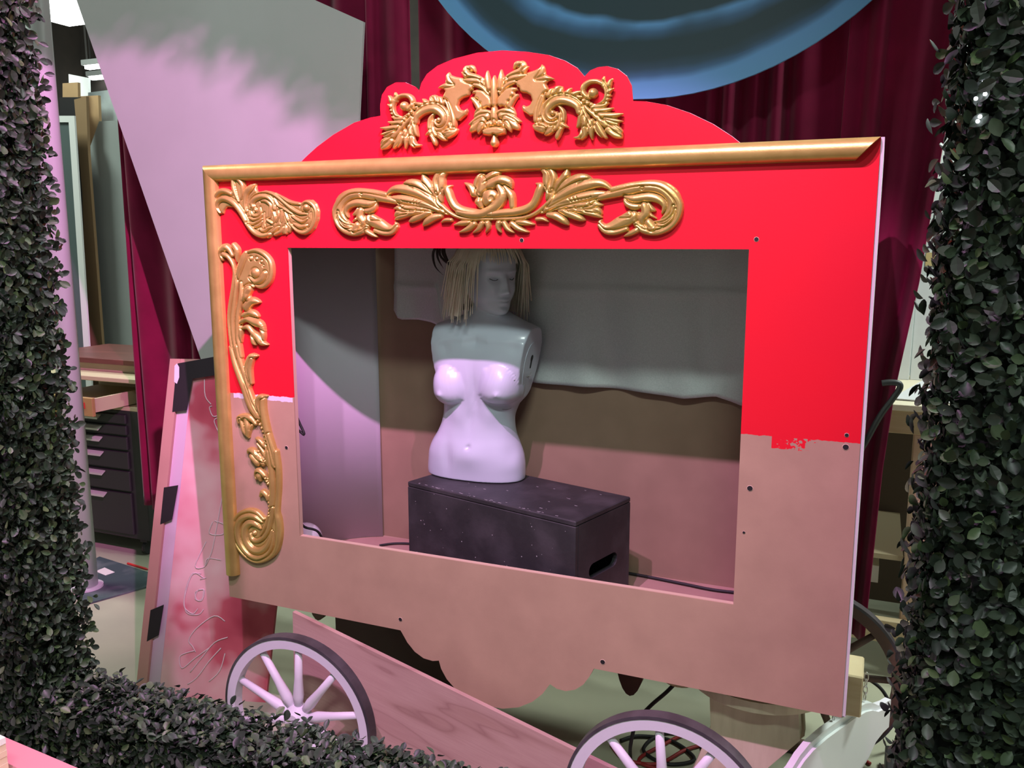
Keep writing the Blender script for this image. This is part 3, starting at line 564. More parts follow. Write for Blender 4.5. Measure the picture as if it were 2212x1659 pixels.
for px, py, rr in ((1362, 1500, .055), (690, 1338, .05)):
    p = on_y(px, py, .30); hh_ = .50-p[2]
    bracket('rounded_skirt_tab', [(p[0]+rr*math.cos(a), .50-hh_*math.sin(a)) for a in np.linspace(0, math.pi, 15)], .29, .32, MT['brownrim'])
MB().box(-1.85, -1.22, .50, .512, .012, .575).build('added_dark_board', mat('added_board_dark', (.07, .045, .035), .8), wagon)  # dark board added to darken the space under the wagon
p = on_y(1470, 1475, .2); MB().lathe([(.052, 0), (.052, .085)], (p[0], .2, .425), 'z', 24).build('bearing_pad', MT['pine'], wagon)

# ------------------------------------------------------------------ wheels
def wheel(name, c, R, th, label, rimm, tirem, spm, a0=15, n=10, group='wagon wheels', hubr=.034):
    t = root(name, (c[0], c[1], c[2]-R), label, 'wheel', group)
    rin = R*.86
    MB().lathe([(rin, -th/2), (R-.008, -th/2), (R-.008, th/2), (rin, th/2), (rin, -th/2)], c, 'y', 72, False).build('rim', rimm, t)
    MB().lathe([(R-.008, -th/2-.0015), (R, -th/2), (R, th/2), (R-.008, th/2+.0015), (R-.008, -th/2-.0015)], c, 'y', 72, False).build('tyre', tirem, t)
    for k in range(n):
        a = math.radians(a0+360/n*k); d = np.array([math.cos(a), 0, math.sin(a)])
        b = MB().tube([c+d*r for r in (hubr*.8, R*.28, R*.5, rin+.004)], [.0105, .0165, .0125, .0105], 10); b.build('spoke', spm, t, True)
    hb = MB().lathe([(.006, -th*.95), (hubr*.75, -th*.95), (hubr, -th*.7), (hubr*1.25, -th*.45), (hubr*1.35, th*.4), (hubr, th*.7)], c, 'y', 28).build('hub', spm, t)
    return t
yw = -.175
h1 = on_y(645, 1555, yw); w2 = on_y(1437, 1700, yw)
Rw = .262
wheel('wagon_wheel', np.array([h1[0], yw, Rw]), Rw, .034, 'white spoked wagon wheel with dark tyre at the left, behind the low hedge', MT['wheelwhite'], MT['tire'], MT['wheelwhite'])
wheel('wagon_wheel', np.array([w2[0], yw, Rw]), Rw, .034, 'white spoked wagon wheel with dark tyre near the bottom centre, by the tangled cords', MT['wheelwhite'], MT['tire'], MT['wheelwhite'], a0=23)
pb = on_y(1790, 1640, .42)
wheel('wagon_wheel', np.array([-.125, .655, .29]), .29, .034, 'brown wooden wheel under the far right corner of the wagon', MT['brownrim'], MT['tire'], MT['brownrim'], a0=5)
# slanted plywood board in front of the wagon skirt
yp = -.060
A = on_y(632, 1322, yp); B = on_y(1310, 1655, yp); L0 = on_y(604, 1560, yp)
k = (B[2]-A[2])/(B[0]-A[0]); xe = A[0]+(.03-A[2])/k
tri = [(A[0], A[2]), (A[0]-.012, 0.0), (xe, 0.0), (xe, .03)]
def ply_mat():
    m = mat('pink_plywood', (.47, .25, .21), .6, spec=.3); n = NX(m); t = n.nt.nodes.new('ShaderNodeTexCoord')
    mp = n.nt.nodes.new('ShaderNodeMapping'); mp.inputs['Rotation'].default_value = (0, -math.atan(k)*-1.0, 0); n.nt.links.new(t.outputs['Object'], mp.inputs['Vector'])
    mp2 = n.nt.nodes.new('ShaderNodeMapping'); mp2.inputs['Scale'].default_value = (1.3, 1, 7.0); n.nt.links.new(mp.outputs[0], mp2.inputs['Vector'])
    a = n.noise(mp2.outputs[0], 1.3, 2)
    fine = n.nt.nodes.new('ShaderNodeMapping'); fine.inputs['Scale'].default_value = (4, 1, 70.0); n.nt.links.new(mp.outputs[0], fine.inputs['Vector'])
    b_ = n.noise(fine.outputs[0], 3.0, 3)
    st = n.op('FRACT', n.op('MULTIPLY', a, 5.0)); vein = n.op('POWER', n.op('ABSOLUTE', n.op('SUBTRACT', n.op('MULTIPLY', st, 2.0), 1.0)), 9.0)
    c = n.ramp(a, [(.30, (.44, .28, .24)), (.5, (.50, .34, .29)), (.7, (.40, .25, .20))])
    c = n.mix(n.op('MULTIPLY', vein, .40), c, (.20, .085, .08)); c = n.mix(n.op('MULTIPLY', n.op('SUBTRACT', b_, .35), .5), c, (.30, .15, .14)); n.color(c); return m
pn = MB().prism([tri], yp, yp+.015, YZ).build('plywood_board', ply_mat()); tag(pn, 'slanted pinkish plywood board standing behind the wheels', 'board')

# ------------------------------------------------------------------ inside: box, mannequin, wig, hat, cloth, curved sheet
zt = .914
c0, c1_, c2_ = [on_z(p[0], p[1], zt)[:2] for p in ((880, 1040), (1243, 1127), (1348, 1070))]
u = c1_-c0; Lb = np.linalg.norm(u); u /= Lb; v = np.array([-u[1], u[0]]); Wb = abs((c2_-c1_).dot(v)); ang = math.atan2(u[1], u[0])
bx = root('wooden_box', (*(c0+u*Lb/2+v*Wb/2), ZF+.001), 'scuffed black wooden box with a handle slot, under the mannequin', 'box')
TB = Matrix.Translation((c0[0], c0[1], ZF+.001)) @ Matrix.Rotation(ang, 4, 'Z'); Hb = zt-ZF-.001
def bpart(name, b, m=MT['boxblack']): return b.xform(TB).build(name, m, bx)
bpart('lid', MB().box(0, Lb, 0, Wb, Hb-.016, Hb, .003)); bpart('bottom', MB().box(.002, Lb-.002, .002, Wb-.002, 0, .014))
bpart('front_board', MB().box(0, Lb, 0, .016, .014, Hb-.0165, .002)); bpart('rear_board', MB().box(0, Lb, Wb-.016, Wb, .014, Hb-.0165, .002))
def slot_end(xa, xb):
    sl = [(Wb/2+.055*sx+.022*math.cos(a), Hb*.46+.022*math.sin(a)) for sx, aa in ((1, np.linspace(-math.pi/2, math.pi/2, 8)), (-1, np.linspace(math.pi/2, 1.5*math.pi, 8))) for a in aa]
    return MB().prism([[(.0165, .014), (Wb-.0165, .014), (Wb-.0165, Hb-.0165), (.0165, Hb-.0165)], sl], xa, xb, lambda a, b, d: (d, a, b))
bpart('end_board', slot_end(Lb-.016, Lb)); bpart('end_board', slot_end(0, .016))
chip = MB()
for i in range(46):
    x = rng.uniform(.02, Lb-.02); z = rng.uniform(.05, Hb-.02); s = rng.uniform(.0006, .0022); chip.lathe([(s, -.0004), (s*.6, -.0007)], (x, 0, z), 'y', 6)
for i in range(60):
    x = rng.uniform(.02, Lb-.01); yy = rng.choice([rng.uniform(0, .012), rng.uniform(0, Wb)]); s = rng.uniform(.0008, .003)
    chip.box(x-s*2, x+s*2, yy-s*.4, yy+s*.4, Hb, Hb+.0004)
ch = bpart('paint_chips', chip, mat('pale_chips', (.36, .36, .36), .7)); ch['kind'] = 'stuff'

YM = .368
th_t = None
rows = [ # py, left px, right px, half depth, exponent
    (1046, 929, 1134, .088, 2.3), (1036, 928, 1135, .090, 2.3), (1015, 929, 1135, .094, 2.3), (995, 931, 1132, .095, 2.3), (975, 938, 1125, .092, 2.3), (955, 949, 1117, .086, 2.3), (935, 957, 1113, .082, 2.3), (915, 961, 1113, .081, 2.3),
    (895, 962, 1120, .085, 2.3), (875, 962, 1130, .090, 2.3), (855, 960, 1140, .095, 2.4), (830, 954, 1150, .098, 2.7), (805, 947, 1160, .098, 3.0), (780, 942, 1167, .096, 3.3), (757, 938, 1171, .090, 3.6), (742, 938, 1172, .083, 3.6), (731, 941, 1168, .074, 3.2),
    (723, 950, 1155, .066, 2.8), (716, 968, 1140, .060, 2.4), (709, 990, 1126, .056, 2.2), (702, 1004, 1113, .053, 2.0), (694, 1014, 1098, .050, 2.0), (684, 1020, 1086, .048, 2.0), (672, 1023, 1080, .048, 2.0), (655, 1025, 1078, .048, 2.0), (635, 1025, 1080, .050, 2.0)]
NA = 96
SOCK = []
for s_, pxt, pxb in ((1, 1172, 1150), (-1, 938, 950)):
    pt, pb_ = on_y(pxt, 742, YM), on_y(pxb, 862, YM); sh = -s_*.066*.455; kx = (pt[0]-pb_[0])/(pt[2]-pb_[2])
    xo = lambda z, d=0.0, pb_=pb_, sh=sh, kx=kx, s_=s_: pb_[0]+sh+kx*(z-pb_[2])+d*s_
    zc_ = (pt[2]+pb_[2])/2+.004; hz = (pt[2]-pb_[2])/2*.98
    SOCK.append((s_, [(YM+.060*math.cos(a)*(.80+.20*math.sin(a)), zc_+hz*math.sin(a)) for a in np.linspace(0, 2*math.pi, 41)[:-1]], xo, zc_, pb_[2]-.03))
def body_mesh():
    ring = []; meta = []
    for py, l, r, b, ex in rows:
        pl_, pr_ = on_y(l, py, YM), on_y(r, py, YM); xc = (pl_[0]+pr_[0])/2; z = (pl_[2]+pr_[2])/2
        tn = (CAM[0]-xc)/(YM-CAM[1]); ap = (pr_[0]-pl_[0])/2; a = math.sqrt(max(ap*ap-(b*tn)**2, .0004)); meta.append((z, xc, a, b, ex))
    meta = np.array(meta); meta[:, 0] += (zt+.002)-meta[0, 0] if abs(zt-meta[0, 0]) < .05 else 0
    zz = np.linspace(meta[0, 0], meta[-1, 0], 150); R_ = [catmull(meta, 6)][0]; R_ = np.array(R_)
    V = []; Fc = []
    rr = np.array([[np.interp(z, R_[:, 0], R_[:, k]) for k in range(1, 5)] for z in zz])
    zA, zB_ = SOCK[0][4]+.01, on_y(1050, 738, YM)[2]
    for z, (xc, a, b, ex) in zip(zz, rr):
        if z > zA: a *= 1+.13*min((z-zA)/.04, 1)*min(max((zB_+.02-z)/.02, 0), 1)
        for k in range(NA):
            t = 2*math.pi*k/NA; c, s = math.cos(t), math.sin(t)
            x = a*math.copysign(abs(c)**(2/ex), c); y = b*math.copysign(abs(s)**(2/ex), s)
            V.append([xc+x, YM+y, z])
    V = np.array(V); n = len(zz)
    for s_, rg, xo, zc_, zlo in SOCK:
        lim = np.array([xo(z) for z in V[:, 2]]); hi_ = V[:, 2] > zlo
        V[:, 0] = np.where(hi_ & (s_*(V[:, 0]-lim) > 0), lim, V[:, 0])
    for i in range(n-1):
        for k in range(NA): Fc.append((i*NA+k, i*NA+(k+1) % NA, (i+1)*NA+(k+1) % NA, (i+1)*NA+k))
    Fc += [tuple(range(NA))[::-1], tuple((n-1)*NA+k for k in range(NA))]
    # sculpt: gaussian pushes along -y / x on the front half
    front = V[:, 1] < YM
    def bump(px, py, sx, sz, d, yy=None, dx=0.0, dz=0.0, p=2.0):
        q = on_y(px, py, YM-.09 if yy is None else yy)
        g = np.exp(-(np.abs((V[:, 0]-q[0])/sx)**p+np.abs((V[:, 2]-q[2])/sz)**p))*front
        V[:, 1] -= d*g; V[:, 0] += dx*g; V[:, 2] += dz*g
    for px, sgn in ((962, -1), (1072, 1)):
        q = on_y(px, 846, YM-.10); cx_ = q[0]; cz = q[2]-.002
        dx_ = (V[:, 0]-cx_)/.062; dz_ = (V[:, 2]-cz); dz_ = np.where(dz_ > 0, dz_/.085, dz_/.046)
        rr_ = np.sqrt(dx_**2+dz_**2); g = np.clip(1-rr_**2, 0, 1)**.72*front; V[:, 1] -= .039*g; V[:, 0] += sgn*.014*g; V[:, 2] -= .006*g
        g2 = np.exp(-(((V[:, 0]-cx_-sgn*.012)/.0095)**2+((V[:, 2]-cz+.006)/.0095)**2))*front; V[:, 1] -= .007*g2
    bump(1024, 850, .016, .07, -.010); bump(1012, 905, .012, .05, -.004); bump(1012, 966, .006, .007, -.007); bump(1012, 985, .05, .035, .008); bump(965, 985, .02, .05, -.006); bump(1095, 990, .02, .05, -.006)
    bump(985, 900, .03, .03, .005); bump(1055, 905, .03, .03, .005); bump(1100, 1010, .03, .03, .006)
    bump(1032, 738, .013, .016, -.010, YM-.07)
    for pts in ([(1015, 730), (985, 727), (955, 733)], [(1050, 732), (1090, 734), (1130, 740)]):
        for i, p in enumerate(catmull(pts, 4)): bump(p[0], p[1]+2, .013, .009, .0016, YM-.07)
    for px in (965, 1112): bump(px, 752, .018, .02, -.005, YM-.08)
    return V, Fc
def head_mesh(cen, yaw, pitch):
    prof = [ # z, half width, front extent, back extent
        (-.100, .012, .062, -.030), (-.096, .026, .074, -.012), (-.086, .036, .082, .010), (-.070, .047, .083, .045), (-.050, .056, .082, .070), (-.025, .062, .081, .085), (0, .066, .080, .093), (.025, .067, .080, .097), (.050, .066, .077, .096), (.075, .061, .068, .088), (.095, .050, .053, .072), (.108, .032, .034, .045), (.113, .010, .010, .012)]
    P = np.array(prof); zz = np.linspace(P[0, 0], P[-1, 0], 90); V = []; Fc = []; n2 = 80
    for z in zz:
        a, f, b = [np.interp(z, P[:, 0], P[:, k]) for k in (1, 2, 3)]
        for k in range(n2):
            t = 2*math.pi*k/n2; c, s = math.cos(t), math.sin(t); ex = 2.3
            x = a*math.copysign(abs(c)**(2/ex), c); r = abs(s)**(2/ex); y = -f*r if s < 0 else b*r
            V.append([x, y, z])
    V = np.array(V); fr = V[:, 1] < 0
    def g(x, z, sx, sz, d):
        V[:, 1] -= d*np.exp(-(((V[:, 0]-x)/sx)**2+((V[:, 2]-z)/sz)**2))*fr
    for s in (-1, 1):
        g(s*.030, .006, .016, .010, -.013); g(s*.030, .004, .010, .006, .007); g(s*.030, .024, .020, .006, .004); g(s*.042, -.028, .018, .018, .005); g(s*.011, -.036, .006, .006, .005)
        g(s*.034, -.062, .014, .012, -.004)
    for i in range(8):
        t = i/7; g(0, .008-.042*t, .0075+.003*t, .008, .0035+.0050*t)
    g(0, -.034, .008, .007, .009); g(0, -.0425, .012, .004, -.004)
    g(0, -.053, .018, .0045, .0065); g(0, -.058, .022, .0018, -.0055); g(0, -.0635, .015, .005, .0065); g(0, -.073, .014, .004, -.004); g(0, -.088, .016, .010, .007)
    for i in range(len(zz)-1):
        for k in range(n2): Fc.append((i*n2+k, i*n2+(k+1) % n2, (i+1)*n2+(k+1) % n2, (i+1)*n2+k))
    Fc += [tuple(range(n2))[::-1], tuple((len(zz)-1)*n2+k for k in range(n2))]
    A = Matrix.Translation(cen) @ Matrix.Rotation(yaw, 4, 'Z') @ Matrix.Rotation(pitch, 4, 'X') @ Matrix.Scale(1.10, 4)
    return A, V, Fc
hc = on_y(1062, 599, YM)
HEAD = Vector((hc[0], YM-.015, hc[2]))
HA, HV, HF = head_mesh(HEAD, math.radians(57), math.radians(4))
bV, bF = body_mesh()
mq = root('mannequin', (bV[:, 0].mean(), YM, zt+.001), 'white female mannequin torso with head turned aside, standing on the black box', 'mannequin')
mb = MB(); mb.add(bV, bF); mb.add([HA @ Vector(q) for q in HV], HF)
body = mb.build('torso', MT['mann'], mq, True)
rm = body.modifiers.new('rm', 'REMESH'); rm.mode = 'VOXEL'; rm.voxel_size = .0026; rm.use_smooth_shade = True
sm = body.modifiers.new('sm', 'SMOOTH'); sm.iterations = 3; sm.factor = .5
# painted-on eye and lip lines
def face_line(name, pts, r, m):
    b = MB(); q = []
    for x, z in pts:
        d = np.hypot(HV[:, 0]-x, HV[:, 2]-z)+(HV[:, 1] > 0)*9; i = d.argmin(); q.append(HA @ Vector((x, HV[i, 1]-.0008, z)))
    b.tube(catmull(q, 3), r, 6); return b.build(name, m, mq, True)
for s in (-1, 1):
    face_line('eyelid', [(s*.020, .003), (s*.026, .000), (s*.033, .000), (s*.041, .004)], .0009, MT['inkdark'])
face_line('mouth_line', [(-.021, -.057), (-.010, -.0585), (0, -.0575), (.010, -.0585), (.021, -.057)], .0009, MT['lip'])
for s_, ring, xo, zc_, _zl in SOCK:
    fr_ = lambda a, b, d, xo=xo: (xo(b, d), a, b)
    so = MB().prism([ring], -.004, .0012, fr_).build('arm_socket', MT['mann'], mq)
    key = [(YM+.006+.010*math.cos(a), zc_+.036+.011*math.sin(a)) for a in np.linspace(-.9, math.pi+.9, 14)]+[(YM+.001, zc_+.004), (YM+.011, zc_+.004)]
    MB().prism([key], .0012, .0018, fr_).build('keyhole', MT['dark'], so)

def body_mark(pts, r):
    q = []
    for a, b in pts:
        w_ = on_y(a, b, YM-.10); d = np.hypot(bV[:, 0]-w_[0], bV[:, 2]-w_[2])+(bV[:, 1] > YM)*9; i = d.argmin(); q.append((w_[0], bV[i, 1]-.0006, w_[2]))
    MB().tube(catmull(q, 3), r, 5).build('scratch', MT['lip'], mq, True)
for L in ([(1108, 812), (1115, 822), (1118, 830)], [(1122, 812), (1114, 824), (1110, 828)], [(1107, 822), (1116, 822), (1124, 821)], [(1074, 889), (1080, 892), (1086, 890)]): body_mark(L, .0008)

# wig: cap plus individual locks
wig = root('wig', (HEAD.x, HEAD.y, HEAD.z-.1), 'pale blonde bob wig with fringe on the mannequin head', 'wig')
cap = MB(); nn = 40; Vc = []; rowsn = 22
def hsurf(az, el, k=1.0):
    """point on the hair shell in head space: az 0 = face direction (-y), el 0..1 from crown to ends"""
    ph = el*1.75
    r = .083+.012*math.sin(min(ph, 1.57)); 
    x = math.sin(az)*(.084+.026*el)*math.sin(min(ph, 1.57))*k; y = -math.cos(az)*((.096 if math.cos(az) > 0 else .088)+.014*el*(1-max(math.cos(az), 0)))*math.sin(min(ph, 1.57))*k+.006
    z = .026+.100*math.cos(min(ph, 1.57))*k-(max(ph-1.45, 0))*.50
    return Vector((x, y, z))
capf = []
for i in range(rowsn):
    for j in range(nn):
        az = 2*math.pi*j/nn; e = i/(rowsn-1)
        lim = .60 if math.cos(az) > .55 else (1.0 if math.cos(az) < .30 else .80)
        Vc.append(HA @ hsurf(az, e*lim*.98, .985))
for i in range(rowsn-1):
    for j in range(nn): capf.append((i*nn+j, i*nn+(j+1) % nn, (i+1)*nn+(j+1) % nn, (i+1)*nn+j))
obj('cap', Vc, capf, MT['hair'], wig, True)
def lock(az0, el1, spread, thick, ln=9, flare=0.0):
    b = []; pts = []
    for i in range(ln):
        t = i/(ln-1); az = az0+spread*t; e = .06+(el1-.06)*t
        q = hsurf(az, e, 1.0+.02*math.sin(t*3+az0*7))
        if t > .75: q += Vector((math.sin(az), -math.cos(az), 0))*flare*(t-.75)*4
        pts.append(HA @ q)
    rad = [thick*(.7+.5*math.sin(math.pi*min(t*1.15, 1)))*(1-.75*max(0, t-.7)/.3) for t in np.linspace(0, 1, ln)]
    return pts, rad
hairb = MB(); fringe = MB()
for k in range(560):
    az = rng.uniform(-math.pi, math.pi)
    c = math.cos(az)
    if c > .62: continue
    el1 = rng.uniform(.90, 1.01)
    p_, r_ = lock(az, el1, rng.normal(0, .08), rng.uniform(.0034, .0065), flare=rng.normal(.004, .010)); hairb.tube(p_, r_, 5)
for k in range(72):
    az = rng.uniform(-.95, .95); p_, r_ = lock(az, rng.uniform(.70, .80), rng.normal(0, .10), rng.uniform(.0022, .0040)); fringe.tube(p_, r_, 5)
o = hairb.build('side_locks', MT['hair'], wig, True, fix=False); o['kind'] = 'stuff'
o = fringe.build('fringe', MT['hair'], wig, True, fix=False); o['kind'] = 'stuff'
# small black hat and its feathers, mostly above the opening
ht = on_y(1030, 536, YM)
hat = root('hat', (ht[0], YM, ht[2]), 'black brimmed hat with dark feathers on the blonde wig', 'hat')
MB().lathe([(.004, .010), (.074, .008), (.086, .004), (.090, .001), (.086, -.002), (.06, 0), (.004, .003)], (ht[0]-.005, YM, ht[2]+.002), 'z', 48).build('brim', MT['dark'], hat, True)
MB().lathe([(.052, .004), (.050, .05), (.054, .090), (.050, .094), (.002, .095)], (ht[0]-.005, YM, ht[2]+.002), 'z', 40).build('crown', MT['dark'], hat, True)
MB().lathe([(.0535, .008), (.053, .026)], (ht[0]-.005, YM, ht[2]+.002), 'z', 40).build('band', MT['black'], hat, True)
fy = YM-.075
for pts in ([(952, 520), (936, 545), (940, 575), (957, 594)], [(962, 520), (960, 545), (974, 580), (982, 617)], [(945, 520), (945, 555), (958, 580)], [(955, 515), (950, 550), (975, 575), (985, 575)], [(968, 518), (955, 540), (965, 565), (972, 570)]):
    q = [on_y(a, b, fy-.004*i) for i, (a, b) in enumerate(pts)]
    qq = catmull(q, 5); MB().tube(qq, [max(.0052*math.sin(math.pi*(.15+.83*t))*(1-.55*t), .0006) for t in np.linspace(0, 1, len(qq))], 6).build('feather', MT['feather'], hat, True)

# silver cloth pinned on the back wall
def cloth():
    NXc, NZc = 110, 46; xa = on_y(853, 600, YB-.02)[0]; xb = xR-.03; V = []; Fc = []
    def zb(px):
        return np.interp(px, [853, 858, 866, 900, 935, 947, 948, 980, 1140, 1200, 1300, 1400, 1480, 1550, 1603, 1700, 1800], [655, 680, 690, 691, 697, 702, 795, 810, 825, 830, 837, 848, 860, 856, 876, 895, 905])
    for j in range(NXc):
        t = j/(NXc-1); x = xa+(xb-xa)*t
        # pixel column belonging to x on the wall
        c = RW @ (np.array([x, YB-.02, 1.35])-CAM); px = CX+F*c[0]/c[2]
        z0 = on_y(px, zb(px), YB-.02)[2]
        for i in range(NZc):
            s = i/(NZc-1); z = 1.80+(z0-1.80)*s
            y = YB-.012-.012*s*(1+math.sin(x*19+math.sin(z*5))*.8)-.014*s*math.exp(-((x+.42)/.035)**2)-.006*s*math.sin(x*37+z*6)*s
            y -= .005*math.exp(-((z-1.52)/.012)**2)
            V.append((x, y, z))
    for j in range(NXc-1):
        for i in range(NZc-1): Fc.append((j*NZc+i, (j+1)*NZc+i, (j+1)*NZc+i+1, j*NZc+i+1))
    o = obj('silver_cloth', V, Fc, MT['silver'], None, True); tag(o, 'silvery grey cloth draped over the wagon back board behind the mannequin', 'cloth')
    sd = o.modifiers.new('sol', 'SOLIDIFY'); sd.thickness = .0015; sd.offset = 0
cloth()
# curved pale sheet at the left inside
def curved():
    V = []; Fc = []; n = 24; pr = on_z(825, 1150, ZF)
    x1 = min(pr[0], -1.60); arc = []
    P0 = np.array([on_y(826, 1100, YB-.012)[0], YB-.012]); P1 = np.array([-1.83, YB-.10]); P2 = np.array([-1.86, .06])
    for i in range(n+1):
        t = i/n; arc.append((1-t)**2*P0+2*t*(1-t)*P1+t*t*P2)
    b = MB(); th = .003
    for z in (ZF+.002, 1.84):
        for p in arc: V.append((p[0], p[1], z))
    m = n+1
    for i in range(n): Fc.append((i, i+1, m+i+1, m+i))
    o = obj('curved_sheet', V, Fc, mat('grey_lining', (.50, .48, .54), .6), None, True); sd = o.modifiers.new('sol', 'SOLIDIFY'); sd.thickness = .003
    tag(o, 'curved pale sheet lining the left end inside the wagon', 'sheet')
curved()
# little white globe and cords inside
g = on_y(660, 1165, .20)
gl = root('globe_lamp', (g[0], .20, ZF+.001), 'shiny white globe on the wagon floor in the lower left corner of the opening', 'lamp')
rr = .058; MB().lathe([(rr*math.cos(a), rr+.012+rr*math.sin(a)) for a in np.linspace(-1.35, 1.5708, 20)], (g[0], .20, ZF+.001), 'z', 32).build('globe', mat('white_globe', (.75, .76, .80), .15, coat=.5), gl, True)
MB().lathe([(.035, 0), (.035, .02)], (g[0], .20, ZF+.001), 'z', 24).build('foot', MT['black'], gl)
def cord(name, pts, r, m, label, group=None):
    o = MB().tube(catmull(pts, 8), r, 8).build(name, m, None, True); tag(o, label, 'cord', group); return o
zc = ZF+.006
cord('power_cord', [on_z(820, 1178, zc), on_z(850, 1174, zc), on_z(880, 1174, zc), on_z(905, 1178, zc)], .004, MT['dark'], 'short black cord on the wagon floor left of the black box')
cord('power_cord', [on_z(1330, 1233, zc), on_z(1400, 1246, zc), on_z(1480, 1262, zc), on_z(1540, 1274, zc), on_z(1600, 1281, zc)], .005, MT['dark'], 'black cord along the back wall right of the black box')
cord('power_cord', [on_y(628, 700, .06), on_y(634, 760, .06), on_y(636, 840, .06), on_y(640, 895, .05), on_y(657, 938, .05), on_y(639, 932, .05), on_y(634, 1000, .06), on_y(640, 1100, .07), on_y(655, 1136, .09), on_y(690, 1152, .13), (-1.66, .20, zc)], .0042, MT['dark'], 'black cord looping down the left edge of the wagon opening')
# ------------------------------------------------------------------ curtains, disc and pale flat behind the wagon
def curtain(name, xa, xb, y0, ztop, zbot, label, wmean, amp, edge=None, seed=1):
    r = random.Random(seed); V = []; Fc = []; NZc = 36
    W = (xb-xa) if edge is None else .42
    ks = [0.0]; ys_ = [0.0]; sg = 1
    while ks[-1] < W:
        ks.append(ks[-1]+wmean*r.choice([.28, .35, .6, .9, 1.1, .4])); sg = -sg; ys_.append(sg*amp*r.uniform(.35, 1.15))
    ks[-1] = W; NXc = int(W/.008); drift = [r.uniform(-.5, .5) for _ in ks]
    for j in range(NXc+1):
        t = j/NXc; w_ = t*W
        for i in range(NZc+1):
            s = i/NZc; z = ztop+(zbot-ztop)*s
            e0, e1 = (xa, xb) if edge is None else edge(z)
            wq = min(max(w_+.012*math.sin(s*4+w_*9), 0), W)
            k = min(max(int(np.searchsorted(ks, wq))-1, 0), len(ks)-2); f = (wq-ks[k])/(ks[k+1]-ks[k]+1e-9)
            f = .5-.5*math.cos(math.pi*f); a_, b_ = ys_[k]*(.7+.3*s+.25*drift[k]*s), ys_[k+1]*(.7+.3*s+.25*drift[k+1]*s)
            V.append((e0+(e1-e0)*t, y0-(a_+(b_-a_)*f), z+(.010*math.sin(w_*7+seed) if i == NZc else 0)))
    m = NZc+1
    for j in range(NXc):
        for i in range(NZc): Fc.append((j*m+i, (j+1)*m+i, (j+1)*m+i+1, j*m+i+1))
    o = obj(name, V, Fc, MT['velvet'], None, True); tag(o, label, 'curtain', 'burgundy velvet curtains')
    sd = o.modifiers.new('sol', 'SOLIDIFY'); sd.thickness = .004
    return o
curtain('velvet_curtain', -3.30, -1.75, .98, 3.4, .375, 'burgundy velvet curtain at the left, hanging behind the pale flat', .10, .038, seed=3)
curtain('velvet_curtain', -1.70, -.06, .98, 3.4, .35, 'burgundy velvet curtain behind the wagon and the blue disc', .10, .034, seed=5)
def redge(z):
    return (np.interp(z, [.3, 1.0, 1.25, 3.4], [-.16, -.16, -.15, -.10]), np.interp(z, [.3, .95, 1.22, 1.55, 2.4, 3.4], [.035, .055, .075, .12, .195, .27]))
curtain('velvet_curtain', 0, 0, .82, 3.4, .375, 'burgundy velvet curtain at the right edge, pulled aside beside the workbench', .085, .040, edge=redge, seed=9)
# painted disc hanging in front of the curtain
yd = .752
pts = np.array([on_y(a, b, yd)[[0, 2]] for a, b in ((940, 0), (1000, 62), (1060, 108), (1400, 207), (1500, 203), (1600, 182), (1750, 100), (1870, 5))])
Am = np.column_stack([2*pts, np.ones(len(pts))]); sol = np.linalg.lstsq(Am, (pts**2).sum(1), rcond=None)[0]
dc = sol[:2]; dr = math.sqrt(sol[2]+dc.dot(dc))
md = mat('painted_ripples', (.1, .3, .6), .5); n = NX(md); vec, x, y, z = n.xyz()
zz = n.op('SUBTRACT', z, dr)
rad = n.op('DIVIDE', n.op('SQRT', n.op('ADD', n.op('MULTIPLY', x, x), n.op('MULTIPLY', zz, zz))), dr)
th = n.op('ARCTAN2', x, zz)
wob = n.op('ADD', n.op('MULTIPLY', n.op('SINE', n.op('ADD', n.op('MULTIPLY', th, 4.0), n.op('MULTIPLY', rad, 9.0))), .011), n.op('MULTIPLY', n.op('SUBTRACT', n.noise(vec, 2.6, 3), .5), .10))
wob = n.op('MULTIPLY', wob, n.op('MINIMUM', n.op('MULTIPLY', n.op('SUBTRACT', 1.0, rad), 9.0), 1.0))
rr_ = n.op('ADD', rad, wob)
LB, MBl, DK, DK2 = (.12, .34, .66), (.05, .14, .28), (.022, .052, .068), (.03, .075, .12)
ringc = n.ramp(rr_, [(0, DK2), (.44, DK), (.475, LB), (.50, MBl), (.53, DK), (.60, DK), (.632, LB), (.66, MBl), (.69, DK), (.755, DK), (.775, LB), (.80, MBl), (.83, DK), (.885, DK), (.91, DK2), (.93, MBl), (.95, LB), (1.0, (.12, .35, .64))])
fadec = n.op('MULTIPLY', n.op('GREATER_THAN', .92, rad), n.op('MINIMUM', n.op('MAXIMUM', n.op('MULTIPLY', n.op('SUBTRACT', n.noise(vec, 3.1, 2), .47), 5.0), 0.0), .9))
n.color(n.mix(fadec, ringc, DK))
o = MB().lathe([(dr, 0), (dr, .012)], (dc[0], yd, dc[1]), 'y', 96).build('painted_disc', md)
tag(o, 'huge round blue disc painted with ripple rings, hanging before the curtain', 'disc')
# pale angular flat leaning behind the wagon at the left
yf = .72
flat = pl([(95, -200), (165, 0), (430, 765), (470, 880), (760, 880), (775, 250), (785, 47), (680, 0), (250, -200)], yf)
o = MB().prism([flat], yf, yf+.012, YZ).build('angular_flat', MT['board']); tag(o, 'large pale grey angular flat behind the left side of the wagon', 'panel')

